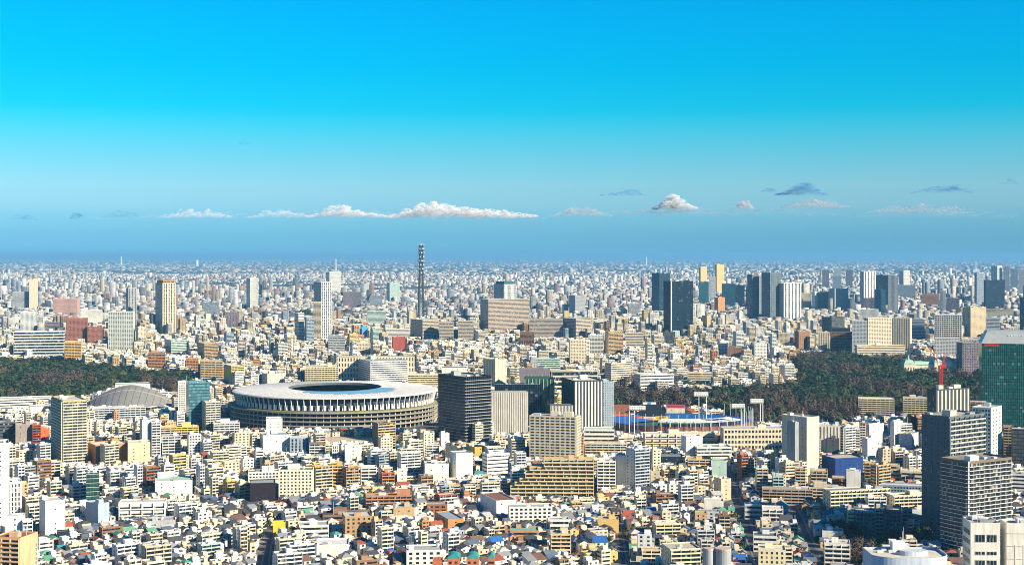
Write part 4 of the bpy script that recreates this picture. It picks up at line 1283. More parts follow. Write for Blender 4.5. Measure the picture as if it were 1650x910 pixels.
def stadium():
    yc = 1936.0
    xc = (540.5 - CX) * yc / F
    root = empty('stadium', (xc, yc, 0), 0, 'huge round white-roofed stadium with tiers of wooden eaves', 'stadium')
    RX, RY = 141.0, 121.0
    IN = (64.0, 66.0, 1.0, -12.0)
    E = lambda k, o=0: (RX * k + o, RY * k + o, 0, 0)
    # bowl behind the eaves
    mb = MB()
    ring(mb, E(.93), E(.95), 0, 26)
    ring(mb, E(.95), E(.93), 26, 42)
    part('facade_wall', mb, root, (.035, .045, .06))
    # roof: outer lip, gently rising top, inner lip, soffit
    mb = MB()
    prof = [(E(1.0), 41.2), (E(1.012), 42.0), (E(1.008), 43.4), (E(.985), 44.3)]
    for (a, za), (b_, zb) in zip(prof[:-1], prof[1:]):
        ring(mb, a, b_, za, zb, 128)
    steps = 5
    prev, pz = E(.985), 44.3
    for i in range(1, steps + 1):
        k = i / steps
        cur = tuple(prev0 * (1 - k) + q * k for prev0, q in zip(E(.985), IN))
        z = 44.3 + 3.6 * (1 - (1 - k) ** 1.6)
        ring(mb, prev, cur, pz, z, 128)
        prev, pz = cur, z
    for i in range(80):
        a = 2 * math.pi * (i + .5) / 80
        def Q(k_):
            o = E(.985)
            return (o[0] * math.cos(a) * (1 - k_) + (IN[2] + IN[0] * math.cos(a)) * k_, o[1] * math.sin(a) * (1 - k_) + (IN[3] + IN[1] * math.sin(a)) * k_, 44.35 + 3.6 * (1 - (1 - k_) ** 1.6))
        for k0, k1 in ((.01, .35), (.35, .7), (.7, .99)):
            mb.bar(Q(k0), Q(k1), .17, 4)
    part('roof', mb, root, (.66, .65, .62))
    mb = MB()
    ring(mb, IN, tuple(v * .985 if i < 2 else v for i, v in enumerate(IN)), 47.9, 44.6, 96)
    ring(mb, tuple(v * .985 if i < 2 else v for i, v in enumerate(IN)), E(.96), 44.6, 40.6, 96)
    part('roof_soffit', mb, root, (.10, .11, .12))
    # clear solar glass on the sunny inner part of the roof
    mb = MB()
    a0, a1, n = R(-118), R(-12), 44
    rr = random.Random(4)
    outer = []
    for i in range(n + 1):
        edge = math.sin(math.pi * i / n) ** .7
        outer.append(.18 + .40 * edge + (.05 if (i // 2) % 2 else 0.0))
    for i in range(n):
        def P(i_, k):
            a = a0 + (a1 - a0) * i_ / n
            o = E(.985)
            x = o[0] * math.cos(a) * (k) + (IN[2] + IN[0] * math.cos(a)) * (1 - k)
            y = o[1] * math.sin(a) * (k) + (IN[3] + IN[1] * math.sin(a)) * (1 - k)
            z = 44.3 + 3.6 * (1 - k ** 1.6) + .16
            return (x, y, z)
        for j in range(4):
            k0, k1 = outer[i] * j / 4, outer[i] * (j + 1) / 4
            mb.poly([P(i, k1), P(i + 1, k1), P(i + 1, k0), P(i, k0)])
    part('glass_roof_panel', mb, root, (.20, .42, .56), METAL)
    # eaves: broad top one, three below
    for z0, z1, k, dep, cc in ((23.0, 25.0, 1.035, 16, (.34, .31, .24)), (17.2, 18.6, 1.03, 12, (.30, .27, .22)), (11.4, 12.8, 1.03, 12, (.30, .27, .22)), (5.6, 7.0, 1.025, 12, (.36, .33, .27))):
        mb = MB()
        o, i_ = E(k), E(k, -dep)
        ring(mb, o, o, z0, z1, 112)
        ring(mb, o, i_, z1, z1 + .3, 112)
        ring(mb, i_, o, z0 + .2, z0, 112)
        part('eave', mb, root, cc)
    # planted edge of the top eave
    mb = MB(); ring(mb, E(1.037), E(1.02), 25.0, 26.2, 112)
    part('planted_ledge', mb, root, (.20, .20, .08))
    # leaning roof trusses with white panels, one per bay
    N = 98
    fin = MB()
    fin.hexa([(-.34, -.9, 0), (.34, -.9, 0), (.34, .5, 0), (-.34, .5, 0), (-.34, -4.9, 15.4), (.34, -4.9, 15.4), (.34, -3.2, 15.4), (-.34, -3.2, 15.4)])
    me = mesh_of(fin, 'roof_truss', [PAINT])
    pan = MB(); pan.box(-2.7, 2.7, -.12, .12, 0, 6.6)
    mp_ = mesh_of(pan, 'facade_panel', [PAINT])
    col_ = MB(); col_.box(-.45, .45, -.45, .45, 0, 23)
    mc = mesh_of(col_, 'column', [PAINT])
    for i in range(N):
        a = 2 * math.pi * (i + .5) / N
        x, y = RX * math.cos(a), RY * math.sin(a)
        rz = math.atan2(math.sin(a) / RY, math.cos(a) / RX) - math.pi / 2
        link('roof_truss', me, root, (.84, .82, .76), (x * .965, y * .965, 26), rz + math.pi)
        link('facade_panel', mp_, root, (.78, .77, .72), (x * .968, y * .968, 26.2), rz)
        link('column', mc, root, (.66, .64, .58), (x * 1.0, y * 1.0, 0), rz)
    # stands inside and the pitch
    mb = MB()
    ring(mb, E(.92), (52, 50, 0, -4), 39, 5, 72)
    part('stand', mb, root, (.12, .11, .10))
    mb = MB(); mb.prism([(54 * math.cos(2 * math.pi * i / 48), 52 * math.sin(2 * math.pi * i / 48) - 4) for i in range(48)], .4, .9)
    part('running_track', mb, root, (.38, .12, .07))
    mb = MB(); mb.prism([(40 * math.cos(2 * math.pi * i / 48), 44 * math.sin(2 * math.pi * i / 48) - 4) for i in range(48)], .9, 1.0)
    part('pitch', mb, root, (.05, .16, .04))
    occupy(xc, yc, RX * 2.08, RY * 2.08, 0, 6)
    own(372, 706, 614, 692, 1815)
    LANDMARKS.append((540, 700, 'the round white stadium'))
stadium()
# forecourt in front of the stadium
fc = MB()
for (a, b_, c_, d_) in (((520, 704), (604, 704), (604, 722), (520, 722)),):
    P = [(*ground(*q), 0.012) for q in (d_, c_, b_, a)]
    fc.poly(P)
tag(link('plaza_pavement', mesh_of(fc, 'plaza_pavement', [text_material('plaza_stone', (.55, .42, .26))])), None, None, None, 'structure')
own(524, 602, 703, 714, 1740)
for q in range(0, 1):
    gx, gy = ground(562, 712)
    occupy(gx, gy, 62, 90, 0)

# ------------------------------------------------------------------ gymnasium with the leaf-shaped roof
def gymnasium():
    Y = 2075.0
    s = Y / F
    cx = (205 - CX) * s
    root = empty('gymnasium', (cx, Y + 20, 0), R(4), 'low gymnasium under a grey leaf-shaped ribbed roof', 'gymnasium')
    L, Wd, hh = 67.0, 52.0, 34.0
    def P(u, v, lift=0.0):
        w = Wd * (1 - abs(u) ** 2.2)
        rise = (1 - abs(u) ** 1.7)
        z = 7 + (hh - 7) * rise * (1 - abs(v) ** 1.5) + lift
        return (u * L, v * w, z)
    n, m = 40, 12
    mb = MB()
    for i in range(n):
        for j in range(-m, m):
            u0, u1, v0, v1 = -1 + 2 * i / n, -1 + 2 * (i + 1) / n, j / m, (j + 1) / m
            if i == 0:
                mb.poly([P(u0, 0), P(u1, v0), P(u1, v1)])
            elif i == n - 1:
                mb.poly([P(u0, v0), P(u1, 0), P(u0, v1)])
            else:
                mb.poly([P(u0, v0), P(u1, v0), P(u1, v1), P(u0, v1)])
    part('roof_shell', mb, root, (.215, .215, .21), PAINT)
    for k in range(1, 14):
        u = -1 + 2 * k / 14
        mb = MB()
        for j in range(-m, m):
            a, b_ = P(u, j / m, .35), P(u, (j + 1) / m, .35)
            mb.bar(a, b_, .3, 4)
        part('roof_rib', mb, root, (.15, .15, .15))
    for v, c in ((-.36, (.50, .42, .28)), (0.0, (.34, .32, .28))):
        mb = MB()
        for i in range(n):
            mb.bar(P(-1 + 2 * i / n, v, .4), P(-1 + 2 * (i + 1) / n, v, .4), .6, 4)
        part('ridge_beam', mb, root, c, METAL)
    mb = MB()
    for sg in (-1, 1):
        for i in range(n):
            a, b_ = P(-1 + 2 * i / n, sg), P(-1 + 2 * (i + 1) / n, sg)
            q = [(a[0], a[1], 0), (b_[0], b_[1], 0), b_, a]
            mb.poly(q if sg < 0 else q[::-1])
    part('glazed_wall', mb, root, (.03, .05, .08))
    mb = MB()
    for i in range(n):
        a, b_ = P(-1 + 2 * i / n, -1.02), P(-1 + 2 * (i + 1) / n, -1.02)
        mb.bar((a[0], a[1] - .6, 5.6), (b_[0], b_[1] - .6, 5.6), 1.1, 4)
    part('concrete_rim', mb, root, (.66, .62, .52))
    occupy(cx, Y + 20, 2 * L, 2 * Wd, R(4), 4)
    own(135, 277, 624, 656, Y - 30)
    LANDMARKS.append((205, 660, 'the leaf-roofed gymnasium'))
gymnasium()
T(('sports_hall', 'sports hall'), 'long white flat-roofed hall at the left wood edge', -10, None, 86, 643, 664, 'rib', 'white', depth=30, top=('unit',), lm='the long white hall')
T(('sports_hall', 'sports hall'), 'pale green white annex behind the gymnasium roof', 186, None, 242, 619, 648, 'blank', (.62, .68, .60), depth=26, top=())
T(('sports_hall', 'sports hall'), 'low white sloped hall beside the gymnasium', 48, None, 86, 655, 672, 'blank', 'white', depth=26, top=())
T(AB, 'grey flats with pale bands before the gymnasium', 150, None, 235, 657, 684, 'apt', 'pale grey', depth=16, bays=10)

# ------------------------------------------------------------------ baseball ground with blue stands
def baseball():
    yc = 1866.0
    xc = (1094 - CX) * yc / F
    root = empty('baseball_stadium', (xc, yc, 0), 0, 'baseball ground with blue stands, sign boards and a dark scoreboard', 'baseball ground')
    RX, RY = 96.0, 78.0
    a_open0 = R(60)
    segs = [(R(-200), R(35))]
    mb = MB()
    ring(mb, (RX, RY, 0, 0), (RX, RY, 0, 0), 0, 9, 72)
    part('outer_wall', mb, root, (.24, .10, .07))
    mb = MB()
    ring(mb, (RX, RY, 0, 0), (RX * .97, RY * .97, 0, 0), 9, 9.4, 72)
    ring(mb, (RX * .97, RY * .97, 0, 0), (RX * .70, RY * .66, 0, 0), 9.4, 2.0, 72)
    part('blue_stand', mb, root, (.02, .105, .36))
    mb = MB()
    mb.prism([(RX * .70 * math.cos(2 * math.pi * i / 48), RY * .66 * math.sin(2 * math.pi * i / 48)) for i in range(48)], .3, .6)
    part('field', mb, root, (.05, .12, .035))
    # roof over the main stand on the near right
    mb = MB()
    for q0, q1 in ((R(-112), R(-38)),):
        n = 18
        k = len(mb.v)
        for rr, z in ((1.01, 14.2), (1.01, 15.4), (.80, 17.6), (.80, 16.6)):
            for i in range(n + 1):
                a = q0 + (q1 - q0) * i / n
                mb.v.append((RX * rr * math.cos(a), RY * rr * math.sin(a), z))
        m = n + 1
        for r0 in range(4):
            r1 = (r0 + 1) % 4
            for i in range(n):
                mb.f.append((k + r0 * m + i, k + r0 * m + i + 1, k + r1 * m + i + 1, k + r1 * m + i)); mb.m.append(0); mb.c.append(None)
    part('grandstand_roof', mb, root, (.74, .73, .68))
    mb = MB()
    ring(mb, (RX * 1.0, RY * 1.0, 0, 0), (RX * 1.0, RY * 1.0, 0, 0), 9.4, 12.6, 20, False, R(-112), R(-38))
    part('grandstand_screen', mb, root, (.025, .035, .05))
    for i in range(10):
        a = R(-110 + 7.8 * i)
        mb = MB(); mb.box(-.4, .4, -.4, .4, 9, 15)
        part('grandstand_post', mb, root, (.7, .7, .66), loc=(RX * 1.015 * math.cos(a), RY * 1.015 * math.sin(a), 0))
    # scoreboard on the far side, its back wall dark, with a white top board
    Ysb = yc + 60
    sb = Ysb / F
    X = lambda px: (px - CX) * sb - xc
    Z = lambda py: CAMH - (py - HY) * sb
    mb = MB()
    out = [(X(1026), Z(671)), (X(1072), Z(671)), (X(1072), Z(662)), (X(1066), Z(659)), (X(1066), Z(651)), (X(1039), Z(651)), (X(1039), Z(659)), (X(1026), Z(664))]
    n = len(out)
    mb.v = [(x, 60, z) for x, z in out] + [(x, 64, z) for x, z in out]
    mb.f = [tuple(range(n)), tuple(n + i for i in reversed(range(n)))] + [((i + 1) % n, i, n + i, n + (i + 1) % n) for i in range(n)]
    mb.m = [0] * len(mb.f); mb.c = [None] * len(mb.f)
    part('scoreboard', mb, root, (.012, .022, .035))
    mb = MB(); mb.box(X(1036), X(1057), 59.5, 63.5, Z(651), Z(648))
    part('scoreboard_sign', mb, root, (.8, .8, .78))
    mb = MB(); mb.bar(((X(1046.5)), 58.9, Z(649)), ((X(1046.5)), 59.4, Z(649)), 2.2, 16)
    part('round_emblem', mb, root, (.03, .30, .55))
    # sign boards along the far stand
    Yb = yc + 50
    s2 = Yb / F
    X2 = lambda px: (px - CX) * s2 - xc
    Z2 = lambda py: CAMH - (py - HY) * s2
    def board(name, x0, x1, y0, y1, c, lab=None):
        mb = MB(); mb.box(X2(x0), X2(x1), 50, 51, Z2(y1), Z2(y0))
        o = part(name, mb, root, c)
        return o
    def words_on(text, x0, x1, y0, y1, c, parent):
        cu = bpy.data.curves.new('lettering', 'FONT')
        cu.body = text
        cu.align_x = 'CENTER'; cu.align_y = 'CENTER'
        cu.size = abs(Z2(y0) - Z2(y1)) * .95
        cu.extrude = .05
        cu.materials.append(text_material('lettering_paint', c))
        tmp = bpy.data.objects.new('lettering', cu)
        COL.objects.link(tmp)
        bpy.context.view_layer.update()
        me = bpy.data.meshes.new_from_object(tmp.evaluated_get(bpy.context.evaluated_depsgraph_get()))
        bpy.data.objects.remove(tmp)
        o = link('lettering', me, parent)
        o.location = ((X2(x0) + X2(x1)) / 2, 49.9, (Z2(y0) + Z2(y1)) / 2)
        o.rotation_euler = (R(90), 0, 0)
        xs_ = [v.co.x for v in me.vertices] or [0, 1]
        o.scale = (abs(X2(x1) - X2(x0)) * .86 / max(.1, max(xs_) - min(xs_)), 1, 1)
    b1 = board('sign_board', 993, 1012, 668, 675.5, (.8, .78, .72)); b1['label'] = 'white sign board with orange top band'
    mb = MB(); mb.box(X2(993), X2(1012), 49.6, 49.98, Z2(669.6), Z2(667))
    part('orange_band', mb, b1, (.75, .16, .01))
    mb = MB(); mb.box(X2(993), X2(997), 49.6, 49.98, Z2(675), Z2(670))
    part('yellow_band', mb, b1, (.8, .5, .03))
    b2 = board('sign_board', 1018, 1037, 670.5, 676.5, (.62, .03, .02)); b2['label'] = 'red sign board with white marks'
    mb = MB(); mb.box(X2(1022), X2(1030), 49.6, 49.98, Z2(675), Z2(672.5))
    part('white_mark', mb, b2, (.8, .7, .6))
    mb = MB(); mb.box(X2(1030), X2(1034), 49.6, 49.98, Z2(676.2), Z2(671))
    part('orange_mark', mb, b2, (.75, .3, .02))
    b3 = board('sign_board', 1037.2, 1055.8, 671, 676.3, (.8, .74, .68)); b3['label'] = 'white sign board with red lettering'
    words_on('TOSHIBA', 1038, 1055, 671, 676.3, (.7, .05, .02), b3)
    b4 = board('sign_board', 1056, 1077, 670.3, 676.3, (.80, .56, .02)); b4['label'] = 'yellow sign board with black characters'
    words_on('\u4e00\u756a\u643e\u308a', 1057, 1075, 670.5, 676.2, (.05, .03, .01), b4)
    # net poles all round
    pm = MB(); pm.bar((0, 0, 0), (0, 0, 25), .32, 4)
    me = mesh_of(pm, 'net_pole', [METAL])
    for i in range(40):
        a = R(-205 + 250 * i / 39)
        link('net_pole', me, root, (.62, .66, .68), (RX * 1.03 * math.cos(a), RY * 1.03 * math.sin(a), 0))
    occupy(xc, yc, RX * 2.05, RY * 2.05, 0, 5)
    own(986, 1212, 664, 699, 1795)
    own(1015, 1075, 648, 672, 1795)
    LANDMARKS.append((1095, 695, 'the baseball ground'))
    # floodlight towers: two white legs carrying a bank of lamps
    for k, (xa, xb, ytop, yb_, w0, w1, lab) in enumerate([
            (1014, 1022, 656, 706, 1014, 1040, 'white two-legged floodlight tower before the scoreboard'),
            (1126, 1138, 634, 694, 1118, 1141, 'white floodlight tower with the widest upright lamp bank'),
            (1194, 1199, 653, 700, 1179, 1200, 'white floodlight tower with lamp arm, lower of the right pair'),
            (1225, 1229, 645, 700, 1209, 1230, 'white floodlight tower with lamp arm, taller of the right pair')]):
        Y = depth_of(yb_)
        s_ = Y / F
        cxx = ((xa + xb) / 2 - CX) * s_
        fr_ = empty('floodlight_tower', (cxx, Y, 0), 0, lab, 'floodlight tower', 'floodlight towers of the baseball ground')
        hz_ = CAMH - (ytop - HY) * s_
        for xx in (xa, xb):
            mb = MB(); mb.bar((0, 0, 0), (0, 0, hz_ - 2), .75, 8, r2=.5)
            part('leg', mb, fr_, (.82, .80, .74), METAL, loc=((xx - CX) * s_ - cxx, 0, 0))
        u0, u1 = (w0 - CX) * s_ - cxx, (w1 - CX) * s_ - cxx
        mb = MB(); mb.box(u0, u1, -1.4, 1.4, hz_ - 3, hz_ + 2.2)
        part('lamp_frame', mb, fr_, (.78, .76, .70), METAL)
        for j in range(2):
            for i in range(7):
                mb = MB(); mb.bar((0, -1.75, 0), (0, -1.3, 0), .62, 8)
                part('lamp', mb, fr_, (.5, .52, .52), METAL, loc=(u0 + (u1 - u0) * (i + .5) / 7, 0, hz_ - 1.7 + j * 2.4))
baseball()
# rugby ground roofs beyond the scoreboard
T(('sports_hall', 'sports hall'), 'low stand with crimson roof beyond the scoreboard', 1074, None, 1104, 657, 671, 'blank', 'cream', deck=(.42, .03, .06), depth=46, pp=.2, top=())
T(('sports_hall', 'sports hall'), 'brick red low stand left of the scoreboard', 984, None, 1018, 656, 671, 'blank', 'brick', deck='brick', depth=40, pp=.2, top=())

# ------------------------------------------------------------------ golf practice net between the towers
def golf_net():
    Y = depth_of(694)
    s = Y / F
    x0, x1 = (846 - CX) * s, (894 - CX) * s
    h = CAMH - (614 - HY) * s
    root = empty('practice_net', ((x0 + x1) / 2, Y + 20, 0), 0, 'tall green practice net on thin white poles between the towers', 'practice net')
    w = x1 - x0
    for name, b in (('net', (-w / 2, w / 2, 0, .15)), ('net', (-w / 2, w / 2, 60, 60.15))):
        mb = MB(); mb.box(b[0], b[1], b[2], b[3], 2, h)
        part(name, mb, root, (.02, .10, .06), NET)
    for sx in (-1, 1):
        mb = MB(); mb.box(sx * w / 2 - .07, sx * w / 2 + .07, .2, 59.9, 2, h)
        part('net', mb, root, (.02, .10, .06), NET)
    for i in range(9):
        for yy in (-.6, 60.8):
            mb = MB(); mb.bar((0, 0, 0), (0, 0, h + 1), .34, 6)
            part('pole', mb, root, (.55, .66, .62), METAL, loc=(-w / 2 + w * i / 8, yy, 0))
    occupy((x0 + x1) / 2, Y + 50, w, 62, 0, 2)
golf_net()

# ------------------------------------------------------------------ state palace in the wood
def palace():
    Y = depth_of(604)
    s = Y / F
    cx = (1517 - CX) * s
    root = empty('palace', (cx, Y, 0), R(-3), 'long cream palace with pale green copper roof among trees', 'palace')
    w = (1578 - 1456) * s
    h = 23.0
    secs = [(-w / 2, -w * .36, -10, 8, 1.0), (-w * .36, -w * .10, 0, 14, .85), (-w * .10, w * .12, -6, 18, 1.15), (w * .12, w * .34, 0, 14, .9), (w * .34, w / 2, -12, 8, 1.05)]
    for x0, x1, y0, y1, k in secs:
        mb = MB(); mb.box(x0 + .01, x1 - .01, y0, y1 + 12, 0, h * k)
        part('wall', mb, root, (.74, .67, .50))
        e = 1.0
        mb = MB()
        mb.hexa([(x0 - .2, y0 - e, h * k), (x1 + .2, y0 - e, h * k), (x1 + .2, y1 + 13, h * k), (x0 - .2, y1 + 13, h * k),
                 (x0 + 4, y0 + 4, h * k + 6), (x1 - 4, y0 + 4, h * k + 6), (x1 - 4, y1 + 8, h * k + 6), (x0 + 4, y1 + 8, h * k + 6)])
        part('roof', mb, root, (.36, .56, .44))
        n = max(2, int((x1 - x0) / 5))
        q = MB(); q.box(-1.0, 1.0, -.06, .1, 0, 4.6, 1)
        for i in range(n):
            for zz in (2.5, 10.0):
                part('window', q, root, loc=(x0 + (x1 - x0) * (i + .5) / n, y0, zz * k))
    for x in (-w * .43, 0, w * .42):
        mb = MB(); mb.bar((0, 0, 0), (0, 0, 5), 2.4, 10, r2=1.6); mb.bar((0, 0, 5), (0, 0, 9), 1.6, 10, r2=.15)
        part('roof_ornament', mb, root, (.45, .6, .5), loc=(x, 2, h * 1.05 + 5.5))
    occupy(cx, Y + 10, w, 46, R(-3), 6)
    own(1456, 1579, 576, 598, Y + 26)
    LANDMARKS.append((1517, 598, 'the green-roofed palace'))
palace()

# ------------------------------------------------------------------ lattice mast
def lattice_mast():
    Y = 4891.0
    s = Y / F
    cx = (678.5 - CX) * s
    zt = CAMH - (395 - HY) * s
    root = empty('lattice_mast', (cx, Y, 0), R(20), 'tall grey lattice mast carrying rings of white dishes', 'lattice mast')
    half = lambda z: 9.6 - (9.6 - 5.4) * min(1, z / (zt * .72))
    for sx, sy in ((-1, -1), (1, -1), (1, 1), (-1, 1)):
        mb = MB()
        zz = np.linspace(0, zt, 15)
        for a, b_ in zip(zz[:-1], zz[1:]):
            mb.bar((sx * half(a), sy * half(a), a), (sx * half(b_), sy * half(b_), b_), 1.7, 4)
        part('leg', mb, root, (.045, .06, .085), PAINT)
    zz = np.linspace(0, zt, 20)
    for a, b_ in zip(zz[:-1], zz[1:]):
        mb = MB()
        for (x0, y0), (x1, y1) in (((-1, -1), (1, -1)), ((1, -1), (1, 1)), ((1, 1), (-1, 1)), ((-1, 1), (-1, -1))):
            ha, hb = half(a), half(b_)
            mb.bar((x0 * ha, y0 * ha, a), (x1 * hb, y1 * hb, b_), .85, 4)
            mb.bar((x1 * ha, y1 * ha, a), (x0 * hb, y0 * hb, b_), .85, 4)
            mb.bar((x0 * hb, y0 * hb, b_), (x1 * hb, y1 * hb, b_), .85, 4)
        part('brace', mb, root, (.05, .065, .09), PAINT)
    for k, z in enumerate(np.linspace(zt * .62, zt - 2, 8)):
        hf = half(z) + 4.2
        mb = MB(); mb.box(-hf, hf, -hf, hf, z, z + 1.8)
        part('platform', mb, root, (.07, .09, .12), METAL)
        for i in range(6):
            a = R(20 + 60 * i + 25 * k)
            d = Vector((math.cos(a), math.sin(a), 0))
            mb = MB(); mb.bar(tuple(d * (hf + .3)), tuple(d * (hf + 1.9)), 2.3, 10, r2=2.5)
            part('dish', mb, root, (.70, .70, .68), loc=(0, 0, z + 3.9))
    mb = MB(); mb.bar((0, 0, zt - 3), (0, 0, zt + 8), .7, 6, r2=.3)
    part('aerial', mb, root, (.6, .6, .6), METAL)
    own(670, 686, 390, 512, Y)
    LANDMARKS.append((678, 512, 'the lattice mast'))
lattice_mast()

# ------------------------------------------------------------------ red and white tower crane
def tower_crane():
    Y = depth_of(720) + 16
    s = Y / F
    cx = (1516 - CX) * s
    z0 = CAMH - (622 - HY) * s
    root = empty('tower_crane', (cx, Y, z0 - 1), 0, 'red and white tower crane on top of the office tower', 'crane')
    zm = (622 - 590) * s
    mb = MB()
    for sx, sy in ((-1, -1), (1, -1), (1, 1), (-1, 1)):
        mb.bar((sx * 1.7, sy * 1.7, 0), (sx * 1.7, sy * 1.7, zm), .65, 4)
    for i in range(7):
        a, b_ = zm * i / 7, zm * (i + 1) / 7
        for p, q in (((-1, -1), (1, -1)), ((1, -1), (1, 1)), ((1, 1), (-1, 1)), ((-1, 1), (-1, -1))):
            mb.bar((p[0] * 1.7, p[1] * 1.7, a), (q[0] * 1.7, q[1] * 1.7, b_), .42, 4)
    part('mast', mb, root, (.52, .018, .01), METAL)
    mb = MB(); mb.box(-2.6, 5.5, -2.2, 2.2, zm, zm + 2.6)
    part('machine_deck', mb, root, (.52, .018, .01), METAL)
    mb = MB(); mb.box(-4.6, -1.6, -2.4, -.6, zm + 2.6, zm + 5.2)
    part('cab', mb, root, (.78, .72, .6), METAL)
    mb = MB(); mb.bar((2, 0, zm + 2.6), (4.0, 0, zm + 13), .5, 4); mb.bar((5.2, 0, zm + 2.6), (4.0, 0, zm + 13), .5, 4); mb.box(2.6, 5.4, -1, 1, zm + 10.5, zm + 13.5)
    part('back_frame', mb, root, (.52, .018, .01), METAL)
    tip = Vector(((1497 - 1516) * s, -4, (622 - 559) * s))
    base = Vector((-1.0, 0, zm + 3.0))
    seg = 7
    for i in range(seg):
        a, b_ = base.lerp(tip, i / seg), base.lerp(tip, (i + 1) / seg)
        mb = MB()
        wv = 1.0 - .08 * i
        for dy, dz in ((-wv, 0), (wv, 0), (0, wv * 1.6)):
            mb.bar(tuple(a + Vector((0, dy, dz))), tuple(b_ + Vector((0, dy, dz))), .85, 4)
        for k in range(3):
            p, q = a.lerp(b_, k / 3), a.lerp(b_, (k + 1) / 3)
            mb.bar(tuple(p + Vector((0, -wv, 0))), tuple(q + Vector((0, wv, 0))), .26, 4)
            mb.bar(tuple(p + Vector((0, wv, 0))), tuple(q + Vector((0, 0, wv * 1.6))), .26, 4)
            mb.bar(tuple(p + Vector((0, 0, wv * 1.6))), tuple(q + Vector((0, -wv, 0))), .26, 4)
        part('jib_section', mb, root, (.52, .018, .01) if i % 2 == 0 else (.70, .62, .52), METAL)
    mb = MB(); mb.bar((4.0, 0, zm + 13), tuple(tip), .14, 4)
    part('stay_cable', mb, root, (.15, .15, .15), METAL)
tower_crane()

# ------------------------------------------------------------------ tall incinerator chimneys in the far haze
for px, yt, lab in ((541, 417, 'slim white chimney rising at the horizon beside the striped tower'), (1041, 414, 'slim white chimney on the horizon near the image middle'),
                    (1572, 419, 'slim white chimney over the broad navy tower'), (195, 413, 'thin pale chimney on the horizon, far left'), (317, 419, 'short pale tower on the left horizon')):
    Y = {541: 19000.0, 1572: 19000.0}.get(px, 30000.0)
    X = (px - CX) * Y / F
    h = CAMH - (yt - HY) * Y / F
    rt = empty('chimney_stack', (X, Y, 0), 0, lab, 'chimney')
    mb = MB(); mb.bar((0, 0, 0), (0, 0, h), Y * 5.5e-4 if px != 317 else Y * .0012, 10, r2=Y * 4e-4 if px != 317 else Y * .0012)
    part('shaft', mb, rt, (.84, .84, .82))
    mb = MB(); mb.box(-45, 45, -25, 25, 0, 32)
    part('furnace_hall', mb, rt, (.7, .72, .72))
# ------------------------------------------------------------------ woods: where the trees stand
WOODS = {
    'west wood': [(-20, 588), (110, 590), (215, 606), (306, 612), (304, 632), (278, 640), (250, 628), (190, 626), (135, 646), (-20, 650)],
    'palace wood': [(1292, 606), (1276, 584), (1340, 574), (1440, 584), (1500, 588), (1590, 592), (1590, 700), (1500, 676), (1380, 684), (1270, 690), (1215, 684), (1205, 655), (1238, 634), (1285, 626)],
    'park beside the ball ground': [(986, 634), (1010, 622), (1060, 636), (1110, 640), (1235, 632), (1210, 655), (1215, 690), (1140, 660), (986, 660)],
    'stadium grove': [(655, 700), (705, 690), (706, 716), (672, 716)],
    'garden strip': [(1345, 850), (1425, 866), (1430, 905), (1395, 930), (1350, 905)],
    'slab garden': [(1390, 868), (1500, 866), (1500, 884), (1400, 886)],
}
def hides(X, Y, h=13.0):
    px, py = to_px(X, Y, 0)
    pt = HY + (CAMH - h) * F / Y
    a, b_, e, f = int(max(0, px - 4)), int(min(1650, px + 5)), int(max(0, pt)), int(min(910, pt + (py - pt) * .55))
    return b_ > a and f > e and (OWN[e:f, a:b_] > Y + 8).mean() > .25
WOOD_MASKS = []
tree_spots = []       # x, y, wood, density type
sp = 16.5
for wname, poly in WOODS.items():
    inside = in_poly(CELL_PX, CELL_PY, poly)
    step = sp if wname in ('west wood', 'palace wood', 'park beside the ball ground') else 8.5
    ii, jj = np.nonzero(inside)
    if len(ii) == 0:
        continue
    y0, y1, x0, x1 = CELL_Y[ii, jj].min(), CELL_Y[ii, jj].max(), CELL_X[ii, jj].min(), CELL_X[ii, jj].max()
    yy = y0
    row = 0
    while yy < y1:
        xx = x0 + (row % 2) * step / 2
        while xx < x1:
            X, Y = xx + rng.uniform(-.32, .32) * step, yy + rng.uniform(-.32, .32) * step
            px, py = to_px(X, Y, 0)
            i, j = int((Y - GY0) / CELL), int((X - GX0) / CELL)
            if in_poly(np.array([px]), np.array([py]), poly)[0] and 0 <= i < OCC.shape[0] and 0 <= j < OCC.shape[1] and not OCC[i, j] and not hides(X, Y):
                tree_spots.append((X, Y, wname))
            xx += step
        yy += step * .9
        row += 1
    WOOD_MASKS.append(inside)
    if wname in ('west wood', 'palace wood', 'park beside the ball ground'):
        for (X, Y, w_) in tree_spots:
            if w_ == wname:
                px, py = to_px(X, Y, 0)
                own(px - 7, px + 7, HY + (CAMH - 13) * F / Y, py - 3, Y - 20)

for inside in WOOD_MASKS:
    OCC |= inside

def leaf_clump(mb, c, r, n, rr, size, flat=.7, col=None, mid=None):
    for _ in range(n):
        while True:
            v = Vector((rr.uniform(-1, 1), rr.uniform(-1, 1), rr.uniform(-1, 1)))
            if .3 < v.length < 1:
                break
        p = Vector(c) + Vector((v.x * r, v.y * r, v.z * r * flat))
        out_ = (p - mid).normalized() if mid else v.normalized()
        nrm = (v.normalized() * .6 + out_ * 1.3 + Vector((rr.uniform(-1, 1), rr.uniform(-1, 1), rr.uniform(-.5, .8))) * .35).normalized()
        t = nrm.orthogonal().normalized()
        t = (t * math.cos(rr.random() * 6.28) + nrm.cross(t) * math.sin(rr.random() * 6.28)).normalized()
        q = nrm.cross(t)
        s1, s2 = size * rr.uniform(.6, 1.2), size * rr.uniform(.45, .9)
        mb.poly([tuple(p + t * s1), tuple(p + q * s2), tuple(p - t * s1 * .9), tuple(p - q * s2)], 0, col)
